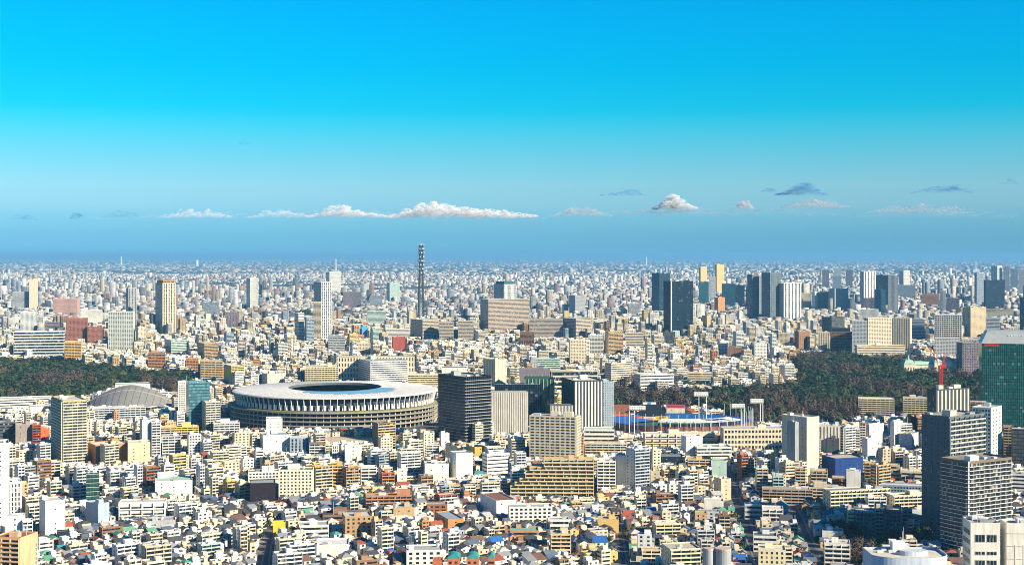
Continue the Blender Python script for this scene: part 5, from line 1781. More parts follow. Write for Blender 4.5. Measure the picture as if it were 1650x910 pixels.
def crown_mb(kind, seed, dens=1.0, col=None, base=(0, 0, 0), sc=1.0, mb=None):
    rr = random.Random(seed)
    mb = mb or MB()
    bx, by, bz = base
    if kind == 'evergreen_tree':
        ez = rr.uniform(.62, .85)
        leaf_clump(mb, (bx, by, bz + 6.2 * sc), 6.3 * sc, int(150 * dens), rr, 1.25 * sc / math.sqrt(dens), ez, col, Vector((bx, by, bz + 4 * sc)))
        for k in range(5):
            a, rad = rr.uniform(0, 6.28), rr.uniform(2.5, 4.8)
            leaf_clump(mb, (bx + math.cos(a) * rad * sc, by + math.sin(a) * rad * sc, bz + rr.uniform(5, 9.5) * sc), rr.uniform(2.2, 3.4) * sc, int(22 * dens), rr, 1.1 * sc / math.sqrt(dens), .8, col, Vector((bx, by, bz + 4 * sc)))
    elif kind == 'bare_tree':
        leaf_clump(mb, (bx, by, bz + 7.0 * sc), 5.9 * sc, int(150 * dens), rr, .85 * sc / math.sqrt(dens), .85, col, Vector((bx, by, bz + 5 * sc)))
        for k in range(5):
            a, rad = rr.uniform(0, 6.28), rr.uniform(2.5, 4.8)
            leaf_clump(mb, (bx + math.cos(a) * rad * sc, by + math.sin(a) * rad * sc, bz + rr.uniform(6, 11) * sc), rr.uniform(1.8, 3.0) * sc, int(18 * dens), rr, .8 * sc / math.sqrt(dens), .9, col, Vector((bx, by, bz + 5 * sc)))
    else:                      # tall narrow bare tree
        for k in range(8):
            z = 3 + k * 1.9
            leaf_clump(mb, (bx + rr.uniform(-.8, .8) * sc, by + rr.uniform(-.8, .8) * sc, bz + z * sc), (2.9 - .26 * k) * sc, int(18 * dens), rr, .8 * sc / math.sqrt(dens), 1.1, col)
    return mb
def trunk_mb(kind, seed):
    rr = random.Random(seed)
    mb = MB()
    top = 8 if kind != 'narrow_bare_tree' else 17
    mb.bar((0, 0, 0), (rr.uniform(-.3, .3), rr.uniform(-.3, .3), top * .6), .42, 6, r2=.28)
    mb.bar((0, 0, top * .58), (rr.uniform(-.5, .5), rr.uniform(-.5, .5), top), .28, 6, r2=.1)
    for k in range(5):
        a = k * 1.26 + rr.uniform(-.3, .3)
        l = 3.4 if kind != 'narrow_bare_tree' else 1.6
        mb.bar((0, 0, top * .5 + k * .5), (math.cos(a) * l, math.sin(a) * l, top * .72 + k * .7), .17, 4, r2=.05)
    return mb
TREE_COL = {'evergreen_tree': [(.026, .048, .022), (.034, .056, .024), (.018, .038, .022), (.042, .06, .022), (.055, .062, .022)],
            'bare_tree': [(.082, .060, .044), (.066, .054, .042), (.105, .070, .044), (.078, .066, .050), (.060, .054, .044)],
            'narrow_bare_tree': [(.13, .085, .055), (.16, .10, .06), (.10, .065, .05)]}
TRUNK_COL = {'evergreen_tree': (.05, .04, .03), 'bare_tree': (.12, .095, .075), 'narrow_bare_tree': (.20, .15, .11)}
PROTO = {k: [(mesh_of(crown_mb(k, 11 * i + 3), 'crown', [LEAF]), mesh_of(trunk_mb(k, 5 * i), 'trunk', [PAINT])) for i in range(5)] for k in TREE_COL}

def tree_kind(X, Y, w):
    px, py = to_px(X, Y, 0)
    if w == 'palace wood' and py > 655 and px < 1400:
        return rng.choice(['narrow_bare_tree', 'narrow_bare_tree', 'narrow_bare_tree', 'bare_tree', 'evergreen_tree'])
    n = math.sin(X * .031 + 1.3) + math.sin(Y * .017 + X * .011) + rng.uniform(-.5, .5)
    lim = {'west wood': .85, 'palace wood': (.75 if py < 640 else .1), 'park beside the ball ground': .15}.get(w, .2)
    return 'bare_tree' if n > lim else 'evergreen_tree'
trees = []
for X, Y, w in tree_spots:
    k = tree_kind(X, Y, w)
    trees.append([X, Y, w, k, rng.uniform(1.0, 1.95) * (1.1 if k == 'bare_tree' else 1.0) * (.55 if w in ('garden strip', 'slab garden', 'stadium grove') else (.8 if k == 'narrow_bare_tree' else 1.0))])

# ------------------------------------------------------------------ ordinary buildings: streets, blocks and lots
WALLS = [('white', 38), ('cream', 32), ('beige', 10), ('tan', 5.5), ('pale grey', 8), ('grey', 2), ('brown', 2.2), ('blue-grey', 1.6), ('orange', .8), ('yellow', 2.2), ('brick', .9), ('dark grey', 1.2), ('mint', .8), ('pink', .7)]
ROOFS = [('dark grey', 30), ('grey', 20), ('slate', 12), ('brown', 9), ('rust', 6), ('green', 4), ('pale grey', 12), ('blue', 2), ('teal', 2)]
ROOFC = {'dark grey': (.07, .075, .085), 'grey': (.26, .27, .28), 'slate': (.11, .15, .21), 'brown': (.19, .11, .075), 'rust': (.36, .09, .045), 'green': (.12, .36, .22), 'pale grey': (.5, .5, .48), 'blue': (.03, .13, .42), 'teal': (.05, .30, .30)}
def pick(tbl, r):
    x = r.random() * sum(w for _, w in tbl)
    for n, w in tbl:
        x -= w
        if x <= 0:
            return n
    return tbl[0][0]
lots = []     # dicts
REGIONS = [(-330, 1150, 36), (-120, 1150, 27), (60, 1250, 12), (260, 1150, -4), (570, 1180, 14), (-590, 1250, 38), (790, 1720, 26), (-760, 1750, 40), (420, 1500, 22), (-480, 1650, 40), (-180, 1600, 30), (120, 1600, 16), (600, 1850, 26),
           (-620, 2500, 40), (-100, 2300, 30), (350, 2450, 18), (-300, 3100, 34), (250, 3100, 22), (900, 2700, 28), (-900, 3700, 42), (-200, 3900, 32), (500, 3900, 26), (1100, 3900, 24)]
for ri, (rx, ry, ang) in enumerate(REGIONS):
    r = random.Random(100 + ri)
    t = R(ang)
    c, s = math.cos(t), math.sin(t)
    near = ry < 1900
    far = ry > 2900
    span = 330 if near else 700
    q = -span
    rown = 0
    while q < span:
        dep = r.uniform(8, 11.5) if near else r.uniform(10, 15)
        street = (3.6 if rown % 2 else .8) if near else (5.0 if rown % 2 else 1.2)
        if rown % 10 == 9:
            street += 2.5
        p = -span + r.uniform(0, 20)
        run = 0
        while p < span:
            cxq = rx + p * c - q * s
            cyq = ry + p * s + q * c
            bigp = (.10 if cyq < 1300 else .36) if near else (.22 if (rx, ry) in ((350, 2450), (250, 3100), (-100, 2300)) else .55)
            kind = 'house'
            if r.random() < bigp:
                kind = 'apartment_building' if r.random() < .7 else 'office_building'
            w = r.uniform(6, 10.5) if kind == 'house' else r.uniform(9, 20)
            if not near and kind != 'house':
                w = r.uniform(9, 22)
            mx, my = p + w / 2, q + dep / 2
            X, Y = rx + mx * c - my * s, ry + mx * s + my * c
            p += w + (r.uniform(.4, 1.0) if near else r.uniform(.8, 3))
            run += w
            if run > r.uniform(45, 75):
                p += 4.5
                run = 0
            if Y < 925 or Y > 4720 or abs(X) > .385 * Y + 130:
                continue
            best = min(range(len(REGIONS)), key=lambda k: math.hypot(REGIONS[k][0] - X, REGIONS[k][1] - Y) / (1 if REGIONS[k][1] < 1900 else 2.0))
            if best != ri:
                continue
            d = dep - r.uniform(.2, 1.0)
            if r.random() < .03:
                continue
            if not is_free(X, Y, w - .8, d - .8, t):
                w *= .62
                d *= .8
                if not is_free(X, Y, w, d, t):
                    continue
            st = r.choice([2, 2, 2, 3, 3]) if kind == 'house' else (r.choice([3, 4, 4, 5, 5, 6, 7]) if Y < 1320 else r.choice([4, 5, 5, 6, 7, 8, 9, 10]))
            if far and kind != 'house':
                st = int(r.choice([4, 5, 6, 7, 8, 10, 12]) * (1.0 if r.random() < .93 else 1.7))
            h = st * 3.0
            # keep what stands behind in view where the photo shows it
            hd = math.hypot(w, d) / 2
            ok = False
            while st >= 1:
                h = st * 3.0
                pxa, pxb = CX + (X - hd * .8) * F / Y, CX + (X + hd * .8) * F / Y
                pt = HY + (CAMH - h - 2) * F / (Y - d / 2)
                pb = HY + CAMH * F / (Y - d / 2)
                a, b_, e, f = max(0, int(pxa)), min(1650, int(pxb) + 1), max(0, int(pt)), min(910, int(pb))
                if b_ <= a or f <= e:
                    ok = b_ <= a or pt < 960
                    break
                cov = (OWN[e:f, a:b_] > Y + 5).mean()
                if cov < .08 or (cov < .38 and st <= 3) or (cov < .6 and st <= 2 and Y < 1900):
                    ok = True
                    break
                st -= 1
            if not ok or st < 1:
                continue
            if st < 3 and kind != 'house':
                kind = 'house'
            occupy(X, Y, w - .6, d - .6, t)
            wall = pick(WALLS, r)
            roof = pick(ROOFS, r)
            shape = r.choice(['gable', 'hip', 'gable', 'hip', 'gable', 'flat', 'shed', 'terrace', 'terrace']) if kind == 'house' else 'flat'
            if w * d > 210 and shape in ('gable', 'hip'):
                shape = 'flat'
            lots.append(dict(kind=kind, X=X, Y=Y, w=w, d=d, t=t + R(r.gauss(0, 2.0) if near else r.gauss(0, 1)), st=st, wall=wall, roof=roof, shape=shape, seed=r.random(), box=(pxa, pxb, pt, pb)))
        q += dep + street
        rown += 1

# which of them show largest: a coarse painter's buffer
ids = np.full((455, 825), -1, dtype=np.int32)
paint_list = [(-y_, -1, (a, b_, c_, HY + CAMH * F / y_)) for a, b_, c_, _d, y_ in FOOT] + [(-l['Y'], i, l['box']) for i, l in enumerate(lots)]
for X, Y, w, k, sc in trees:
    px, py = to_px(X, Y, 0)
    paint_list.append((-Y, -1, (px - 5 * F / Y, px + 5 * F / Y, HY + (CAMH - 11) * F / Y, py)))
for _k, i, (a, b_, c_, d_) in sorted(paint_list, key=lambda z: z[0]):
    a, b_, c_, d_ = max(0, int(a / 2)), min(825, int(b_ / 2) + 1), max(0, int(c_ / 2)), min(455, int(d_ / 2) + 1)
    if b_ > a and d_ > c_:
        ids[c_:d_, a:b_] = i
seen = np.bincount(ids[ids >= 0], minlength=len(lots))
for i, l in enumerate(lots):
    l['seen'] = int(seen[i])
print('lots', len(lots), {k: sum(1 for l in lots if l['kind'] == k) for k in ('house', 'apartment_building', 'office_building')}, 'trees', len(trees))

def generic(l, detail=2):
    """one ordinary building; detail 2 = full, 1 = windows as plain bands, 0 = far"""
    r = random.Random(l['seed'])
    w, d, st, kind = l['w'], l['d'], l['st'], l['kind']
    b = Bld()
    jit = r.uniform(.80, 1.08) if l['Y'] < 2000 else r.uniform(.62, 1.05)
    col = tuple(min(.84, c * jit) for c in PAL[l['wall']])
    light = tuple(min(.86, c * 1.18 + .02) for c in col)
    deck = ROOFC[l['roof']] if kind == 'house' and l['shape'] != 'flat' else r.choice(DECK)
    fh = 3.0
    fr = frames(w, d)
    if kind == 'house':
        h = st * 2.85
        sh = l['shape']
        if sh in ('gable', 'hip', 'shed'):
            mb = MB()
            rise = (min(w, d) / 2) * r.uniform(.42, .62)
            along = d > w * .9 and r.random() < .7          # ridge runs back: gable faces the street
            ov = .45
            if sh == 'shed':
                rise = d * .26
                mb.v = [(-w/2, -d/2, 0), (w/2, -d/2, 0), (w/2, d/2, 0), (-w/2, d/2, 0), (-w/2, -d/2, h), (w/2, -d/2, h), (w/2, d/2, h + rise), (-w/2, d/2, h + rise)]
                mb.f = [(0, 1, 5, 4), (1, 2, 6, 5), (2, 3, 7, 6), (3, 0, 4, 7)]
                rf = MB(); rf.hexa([(-w/2 - ov, -d/2 - ov, h), (w/2 + ov, -d/2 - ov, h), (w/2 + ov, d/2 + ov, h + rise + .1), (-w/2 - ov, d/2 + ov, h + rise + .1),
                                    (-w/2 - ov, -d/2 - ov, h + .25), (w/2 + ov, -d/2 - ov, h + .25), (w/2 + ov, d/2 + ov, h + rise + .35), (-w/2 - ov, d/2 + ov, h + rise + .35)])
            elif sh == 'hip':
                mb.box(-w/2, w/2, -d/2, d/2, 0, h, bottom=False)
                rf = MB()
                m_ = min(w, d) / 2 * .96
                rx, ry = max(.15, w / 2 - m_), max(.15, d / 2 - m_)
                rf.hexa([(-w/2 - ov, -d/2 - ov, h + .02), (w/2 + ov, -d/2 - ov, h + .02), (w/2 + ov, d/2 + ov, h + .02), (-w/2 - ov, d/2 + ov, h + .02), (-rx, -ry, h + rise), (rx, -ry, h + rise), (rx, ry, h + rise), (-rx, ry, h + rise)])
            else:
                rf = MB()
                if along:
                    mb.v = [(-w/2, -d/2, 0), (w/2, -d/2, 0), (w/2, d/2, 0), (-w/2, d/2, 0), (-w/2, -d/2, h), (w/2, -d/2, h), (w/2, d/2, h), (-w/2, d/2, h), (0, -d/2, h + rise), (0, d/2, h + rise)]
                    mb.f = [(0, 1, 5, 8, 4), (1, 2, 6, 5), (2, 3, 7, 9, 6), (3, 0, 4, 7)]
                    k = rise / (w / 2)
                    for sg in (-1, 1):
                        e = sg * (w / 2 + ov)
                        q4 = [(0, -d/2 - ov, h + rise), (e, -d/2 - ov, h - ov * k), (e, d/2 + ov, h - ov * k), (0, d/2 + ov, h + rise)]
                        if sg < 0:
                            q4 = [q4[1], q4[0], q4[3], q4[2]]
                        rf.hexa(q4 + [(x, y, z + .28) for x, y, z in q4])
                else:
                    mb.v = [(-w/2, -d/2, 0), (w/2, -d/2, 0), (w/2, d/2, 0), (-w/2, d/2, 0), (-w/2, -d/2, h), (w/2, -d/2, h), (w/2, d/2, h), (-w/2, d/2, h), (w/2, 0, h + rise), (-w/2, 0, h + rise)]
                    mb.f = [(0, 1, 5, 4), (1, 2, 6, 8, 5), (2, 3, 7, 6), (3, 0, 4, 9, 7)]
                    k = rise / (d / 2)
                    for sg in (-1, 1):
                        e = sg * (d / 2 + ov)
                        q4 = [(-w/2 - ov, e, h - ov * k), (w/2 + ov, e, h - ov * k), (w/2 + ov, 0, h + rise), (-w/2 - ov, 0, h + rise)]
                        if sg > 0:
                            q4 = [q4[3], q4[2], q4[1], q4[0]]
                        rf.hexa(q4 + [(x, y, z + .28) for x, y, z in q4])
            if not mb.m:
                mb.m, mb.c = [0] * len(mb.f), [None] * len(mb.f)
            b.add('wall', mb, col)
            b.add('roof', rf, deck)
        else:
            add_body(b, w, d, h, col, deck, .7)
            if sh == 'terrace' and w > 6:
                q = MB(); q.box(-w * .46, w * .1, -d * .1, d * .46, h - .05, h + 2.7)
                b.add('upper_storey', q, light)
            elif detail:
                add_top(b, w, d, h, r, col, kinds=r.choice([('pent',), ('unit',), (), ('tank',)]))
        if detail:
            for f in range(st):
                n = max(1, int(w / 4))
                for i in range(n):
                    if r.random() < .2:
                        continue
                    ww = r.choice([1.2, 1.7, 2.2])
                    u = w * (i + .5) / n
                    q = MB(); q.fbox(fr['F'], u - ww / 2, u + ww / 2, 0, 1.5, -.04, .07, 1)
                    b.add('window', q, (.03, .04, .05), None, (0, 0, f * 2.85 + .85))
                sd = 'L' if l['t'] > 0 else 'R'
                if r.random() < .6:
                    q = MB(); q.fbox(fr[sd], d * .5 - .7, d * .5 + .7, 0, 1.2, -.04, .07, 1)
                    b.add('window', q, (.03, .04, .05), None, (0, 0, f * 2.85 + 1.0))
            if r.random() < .5 and w > 7:
                q = balcony_mb(fr['F'], w * .12, w * .62, 2.6, 1, 1.1, 1.0, False, False)
                b.add('balcony', q, light, None, (0, 0, 2.85))
    elif kind == 'apartment_building':
        h = st * fh
        add_body(b, w, d, h, col, deck, .8)
        c2 = r.choice([light, light, col, (.78, .76, .72), PAL['beige']])
        mb = balcony_mb(fr['F'], .4, w - .4, fh, max(2, int(w / 5.5)), 1.3, 1.05, detail == 2)
        for f in range(st):
            b.add('balcony', mb, c2, None, (0, 0, f * fh))
        if detail:
            sd = 'L' if l['t'] > .15 else 'R'
            n = max(1, int(d / 7))
            q = MB(); q.fbox((0, 0) + fr[sd][2:], -.7, .7, 1, 2.3, -.04, .06, 1)
            for i in range(n):
                u = d * (i + .5) / n
                for f in range(st):
                    b.add('window', q, (.03, .04, .05), None, (fr[sd][0] + u * fr[sd][2], fr[sd][1] + u * fr[sd][3], f * fh))
            add_top(b, w, d, h, r, light)
    else:
        h = st * fh
        add_body(b, w, d, h, col, deck, .9)
        if r.random() < .55:
            strip_window(b, [fr['F'], fr['L'], fr['R']], 0, fh, st, 1.0, 1.35, .6)
        else:
            n = max(2, int(w / 3.6))
            for f in range(st):
                q = MB()
                for i in range(n):
                    u = w * (i + .5) / n
                    if detail == 2:
                        q1 = MB(); q1.fbox(fr['F'], u - .95, u + .95, 1, 2.4, -.04, .06, 1)
                        b.add('window', q1, (.03, .04, .05), None, (0, 0, f * fh))
                    else:
                        q.fbox(fr['F'], u - .95, u + .95, 1, 2.4, -.04, .06, 1)
                if detail != 2:
                    b.add('window', q, (.03, .04, .05), None, (0, 0, f * fh))
        if detail:
            add_top(b, w, d, h, r, light)
    return b

CATS = {'house': 'house', 'apartment_building': 'apartment block', 'office_building': 'office building'}
QUOTA = {'house': 300, 'apartment_building': 210, 'office_building': 190}
chosen = set()
for k, qn in QUOTA.items():
    order = sorted((i for i, l in enumerate(lots) if l['kind'] == k and l['seen'] > 2), key=lambda i: -lots[i]['seen'])
    chosen.update(order[:qn])
NUM = {1: 'one', 2: 'two', 3: 'three', 4: 'four', 5: 'five', 6: 'six', 7: 'seven', 8: 'eight', 9: 'nine', 10: 'ten', 11: 'eleven', 12: 'twelve'}
def relation(px, py, exclude=None):
    bx, by, ph = min(LANDMARKS, key=lambda a: math.hypot(a[0] - px, (a[1] - py) * 1.6))
    dx, dy = px - bx, py - by
    if abs(dx) > abs(dy) * 1.1:
        return ('right of ' if dx > 0 else 'left of ') + ph
    return ('in front of ' if dy > 0 else 'behind ') + ph
def ordinal(n):
    return f"{n}{'th' if 10 < n % 100 < 14 else {1: 'st', 2: 'nd', 3: 'rd'}.get(n % 10, 'th')}"
def label_all(items, text_one, text_many):
    """items: (index, px, key parts); gives each its own wording, with its place from the left where look and landmark are shared"""
    by = {}
    for it in items:
        by.setdefault(it[2], []).append(it)
    out = {}
    for key, v in by.items():
        v.sort(key=lambda z: z[1])
        for n, it in enumerate(v):
            out[it[0]] = text_one(key) if len(v) == 1 else text_many(key, ordinal(n + 1))
    return out
KN = {'house': 'house', 'apartment_building': 'flats', 'office_building': 'office'}
items = []
for i in chosen:
    l = lots[i]
    px, py = to_px(l['X'], l['Y'], 0)
    if l['kind'] == 'house':
        look = f"{l['wall']} {NUM.get(l['st'], 'low')}-floor house"
        look += {'gable': f" with {l['roof']} gable", 'hip': f" with {l['roof']} hip-roof", 'shed': f" with {l['roof']} sloping-roof", 'flat': ' with flat-roof', 'terrace': ' with roof-terrace'}[l['shape']]
    else:
        look = f"{l['wall']} {NUM.get(l['st'], 'many')}-floor " + ('balcony flats' if l['kind'] == 'apartment_building' else 'flat-roofed office')
    items.append((i, px, (look, relation(px, py))))
labels = label_all(items, lambda k: f"{k[0]} {k[1]}", lambda k, o: f"{k[0]} {k[1]}, {o} from left")
GROUPS = {'house': 'houses of the crowded neighbourhood', 'apartment_building': 'ordinary blocks of flats', 'office_building': 'ordinary office blocks'}
big_near, big_far = MB(), MB()
for i, l in enumerate(lots):
    loc = (l['X'], l['Y'], 0)
    if i in chosen:
        generic(l, 2).emit(l['kind'], loc, l['t'], labels[i], CATS[l['kind']], GROUPS[l['kind']])
    else:
        generic(l, 2 if l['Y'] < 1500 else (1 if l['Y'] < 3300 else 0)).merge(big_near if l['Y'] < 2000 else big_far, loc, l['t'])
tag(link('crowded_neighbourhood', mesh_of(big_near, 'crowded_neighbourhood', [PAINT_MASS, GLASS], True)), 'remaining tightly packed small houses and flats between the nearer blocks', 'town', None, 'stuff')
tag(link('middle_town', mesh_of(big_far, 'middle_town', [PAINT_MASS, GLASS], True)), 'packed town of small blocks beyond the stadium', 'town', None, 'stuff')

for o_ in list(COL.objects):
    if o_.get('label') and len(o_['label'].replace(',', ' ').split()) > 16:
        o_['label'] = o_['label'].replace('with ', '').replace('right of the', 'right of')
# ------------------------------------------------------------------ trees as objects: the largest in view; the rest of the woods as one mass
def garden_spots(n):
    out = []
    r = random.Random(77)
    tries = 0
    while len(out) < n and tries < 60000:
        tries += 1
        Y = r.uniform(985, 1900)
        X = r.uniform(-.37, .37) * Y
        i, j = int((Y - GY0) / CELL), int((X - GX0) / CELL)
        if 1 <= i < OCC.shape[0] - 1 and 1 <= j < OCC.shape[1] - 1 and not OCC[i, j]:
            px, py = to_px(X, Y, 0)
            if OWN[min(909, max(0, int(py - 12))), min(1649, max(0, int(px)))] > Y:
                continue
            OCC[i, j] = True
            out.append((X, Y, 'streets', r.choice(['evergreen_tree', 'evergreen_tree', 'bare_tree']), r.uniform(.35, .75)))
    return out
big_trees = [(370, 1230, 'streets', 'evergreen_tree', 1.0)]
trees += [list(t) for t in garden_spots(420)]
for px, py, k, sc in ((340, 871, 'evergreen_tree', .75), (396, 884, 'evergreen_tree', .7), (381, 728, 'evergreen_tree', 1.1), (375, 718, 'evergreen_tree', .9), (352, 722, 'bare_tree', .9), (1045, 730, 'evergreen_tree', .65), (1058, 731, 'evergreen_tree', .65), (1070, 731, 'evergreen_tree', .65), (1082, 730, 'evergreen_tree', .65), (1094, 730, 'bare_tree', .7),
                      (330, 722, 'evergreen_tree', .8), (420, 868, 'evergreen_tree', .6), (228, 792, 'bare_tree', .8), (684, 838, 'evergreen_tree', .6), (1395, 900, 'evergreen_tree', .9), (1380, 888, 'bare_tree', .9)):
    X, Y = ground(px, py)
    trees.append([X, Y, 'streets', k, sc])
score = []
for n, (X, Y, w, k, sc) in enumerate(trees):
    px, py = to_px(X, Y, 0)
    top = HY + (CAMH - 12 * sc) * F / Y
    hidden = OWN[min(909, max(0, int((py + top) / 2))), min(1649, max(0, int(px)))]
    inframe = -5 < px < 1655 and top < 908
    score.append((sc * sc / Y / Y * (1 if inframe else 0) * (.15 if 0 < hidden < Y - 60 else 1), n))
score.sort(reverse=True)
quota = {'evergreen_tree': 190, 'bare_tree': 170, 'narrow_bare_tree': 70}
pickd = set()
for s_, n in score:
    k = trees[n][3]
    if s_ > 0 and quota[k] > 0:
        quota[k] -= 1
        pickd.add(n)
TL = {'evergreen_tree': ('dark evergreen tree', 'evergreen tree'), 'bare_tree': ('brown leafless tree', 'leafless tree'), 'narrow_bare_tree': ('tall narrow leafless tree', 'leafless tree')}
items = []
for n in pickd:
    X, Y, w, k, sc = trees[n]
    px, py = to_px(X, Y, 0)
    place = 'standing in the streets' if w == 'streets' else 'in the ' + w
    size = 'small ' if sc < .55 else ('large ' if sc > 1.12 else '')
    items.append((n, px, (size + TL[k][0], ('' if w == 'streets' else 'in ' + w.replace('park beside the ball ground', 'ball-park') + ' ') + relation(px, py))))
tlabels = label_all(items, lambda k: f"{k[0]} {k[1]}", lambda k, o: f"{k[0]} {k[1]}, {o} from left")
for kk, vv in tlabels.items():
    for phrase in ('in garden strip ', 'in slab garden ', 'in palace wood ', 'in ball-park ', 'in stadium grove ', 'in west wood '):
        if len(tlabels[kk].split()) > 15:
            tlabels[kk] = tlabels[kk].replace(phrase, '')
    if len(tlabels[kk].split()) > 16:
        tlabels[kk] = tlabels[kk].replace('leafless tree', 'tree').replace('evergreen tree', 'tree')
mass, mass_trunk = MB(), MB()
for n, (X, Y, w, k, sc) in enumerate(trees):
    rr = random.Random(n)
    c = rr.choice(TREE_COL[k])
    jit = rr.uniform(.75, 1.35)
    c = tuple(v * jit for v in c)
    if n in pickd:
        root = empty(k, (X, Y, 0), rr.uniform(0, 6.28), tlabels[n], 'tree', 'trees of the woods and gardens')
        root.scale = (sc, sc, sc * rr.uniform(.9, 1.12))
        cm, tm = PROTO[k][rr.randrange(5)]
        link('crown', cm, root, c)
        link('trunk', tm, root, TRUNK_COL[k])
    else:
        crown_mb(k, n, .55, c, (X, Y, 0), sc, mass)
wm = mesh_of(mass, 'woods', [LEAF_MASS], True)
tag(link('woods', wm), 'mixed evergreen and leafless woods filling the parks', 'wood', None, 'stuff')

# ------------------------------------------------------------------ the city beyond, out to the horizon
def far_city(name, label, n, y0, y1, wr, hr, tall, pal, seed, bands=False, power=1.0):
    g = np.random.RandomState(seed)
    u = g.rand(n)
    Y = (y0 ** power + (y1 ** power - y0 ** power) * u) ** (1 / power)
    X = (g.rand(n) * 2 - 1) * (.392 * Y + 160)
    # rows of streets
    ang = np.radians(18 + 14 * np.sin(X / 1900.0) + 10 * np.sin(Y / 2300.0))
    w, d = g.uniform(*wr, n), g.uniform(*wr, n) * .8
    h = g.uniform(*hr, n) * np.exp(g.randn(n) * .42)
    tl = g.rand(n) < tall
    h[tl] = g.uniform(2.2, 5.2, tl.sum()) * hr[1] * .8
    w[tl] *= 1.15
    field = np.sin(X / 640.0 + 2 * np.sin(Y / 1500.0)) + np.sin(Y / 900.0 + X / 1700.0) + .8 * np.sin(X / 210.0 - Y / 330.0)
    keep = field > (-1.9 if bands else (-1.5 if y1 < 20000 else -1.2))
    h *= np.clip(1 + (.30 if bands else .42) * field, .45, 1.9)
    px = CX + X * F / Y
    pt = HY + (CAMH - h) * F / Y
    pb = HY + CAMH * F / Y
    for i in range(n):
        a, e = int(px[i]), int((pt[i] + pb[i]) / 2)
        if 0 <= a < 1650 and 0 <= e < 910:
            if OWN[max(0, int(pt[i])):e + 1, max(0, a - 2):a + 3].max(initial=0) > Y[i] + 5:
                if h[i] > 25:
                    h[i] = 9
    keep &= pt > 414.6
    X, Y, ang, w, d, h = [v[keep] for v in (X, Y, ang, w, d, h)]
    n = len(X)
    col = np.array(pal)[g.randint(0, len(pal), n)] * g.uniform(.8, 1.1, (n, 1))
    deckc = np.array([(.5, .5, .47), (.3, .32, .33), (.62, .6, .55), (.08, .1, .12), (.14, .17, .19), (.7, .69, .66)])[g.randint(0, 6, n)]
    c, s = np.cos(ang), np.sin(ang)
    def corner(su, sv, z):
        uu, vv = su * w / 2, sv * d / 2
        return np.stack([X + uu * c - vv * s, Y + uu * s + vv * c, z], 1)
    zero = np.zeros(n)
    V = np.stack([corner(-1, -1, zero), corner(1, -1, zero), corner(1, 1, zero), corner(-1, 1, zero), corner(-1, -1, h), corner(1, -1, h), corner(1, 1, h), corner(-1, 1, h)], 1)
    base = np.arange(n)[:, None] * 8
    quads = np.array([(0, 1, 5, 4), (1, 2, 6, 5), (2, 3, 7, 6), (3, 0, 4, 7), (4, 5, 6, 7)])
    Fq = (base[:, None, :] + quads[None]).reshape(-1, 4)
    Cq = np.repeat(col[:, None, :], 5, 1)
    Cq[:, 4] = deckc
    Cq = Cq.reshape(-1, 3)
    V = V.reshape(-1, 3)
    mats = np.zeros(len(Fq), np.int32)
    if bands:
        nf = np.maximum(1, (h / 3.6).astype(int))
        rep = np.repeat(np.arange(n), nf)
        fl = np.concatenate([np.arange(k) for k in nf])
        z0 = fl * 3.6 + 1.0
        z1 = z0 + 1.5
        vs_, fs_ = [V], [Fq]
        k = len(V)
        for face in ('F', 'L'):
            e = .08
            if face == 'F':
                P = lambda su, z: np.stack([X[rep] + su * (w[rep] / 2 - .8) * c[rep] + (d[rep] / 2 + e) * s[rep], Y[rep] + su * (w[rep] / 2 - .8) * s[rep] - (d[rep] / 2 + e) * c[rep], z], 1)
                q = [P(-1, z0), P(1, z0), P(1, z1), P(-1, z1)]
            else:
                P = lambda sv, z: np.stack([X[rep] - (w[rep] / 2 + e) * c[rep] - sv * (d[rep] / 2 - .8) * s[rep], Y[rep] - (w[rep] / 2 + e) * s[rep] + sv * (d[rep] / 2 - .8) * c[rep], z], 1)
                q = [P(1, z0), P(-1, z0), P(-1, z1), P(1, z1)]
            m = len(rep)
            vs_.append(np.stack(q, 1).reshape(-1, 3))
            fs_.append(k + np.arange(m * 4).reshape(-1, 4))
            k += m * 4
            mats = np.concatenate([mats, np.ones(m, np.int32)])
            Cq = np.concatenate([Cq, np.tile([[.05, .06, .07]], (m, 1))])
        V, Fq = np.concatenate(vs_), np.concatenate(fs_)
    me = bpy.data.meshes.new(name)
    me.vertices.add(len(V)); me.vertices.foreach_set('co', V.astype(np.float32).ravel())
    me.loops.add(Fq.size); me.loops.foreach_set('vertex_index', Fq.astype(np.int32).ravel())
    me.polygons.add(len(Fq)); me.polygons.foreach_set('loop_start', (np.arange(len(Fq)) * 4).astype(np.int32))
    me.polygons.foreach_set('material_index', mats)
    me.materials.append(PAINT_MASS); me.materials.append(GLASS)
    ca = me.color_attributes.new('paint', 'FLOAT_COLOR', 'CORNER')
    full = np.ones((Fq.size, 4), np.float32)
    full[:, :3] = np.repeat(Cq, 4, 0)
    ca.data.foreach_set('color', full.ravel())
    me.update(calc_edges=True)
    tag(link(name, me), label, 'town', None, 'stuff')
FARPAL = [(.74, .72, .66), (.78, .75, .70), (.34, .37, .40), (.20, .22, .25), (.45, .36, .28), (.72, .64, .5), (.74, .67, .54), (.6, .6, .59), (.52, .42, .3), (.62, .54, .42), (.25, .28, .32), (.36, .22, .16), (.42, .46, .5), (.78, .74, .66), (.08, .10, .13), (.3, .2, .2)]
far_city('distant_town', 'endless pale low blocks and towers filling the middle distance', 21000, 4650, 8200, (11, 27), (8, 18), .009, FARPAL, 1, True, 1.35)
far_city('hazy_town', 'hazy carpet of white and grey blocks toward the horizon', 28000, 8000, 17000, (12, 34), (6, 13), .010, [tuple(v * .9 for v in q) for q in FARPAL], 2, False, 1.2)
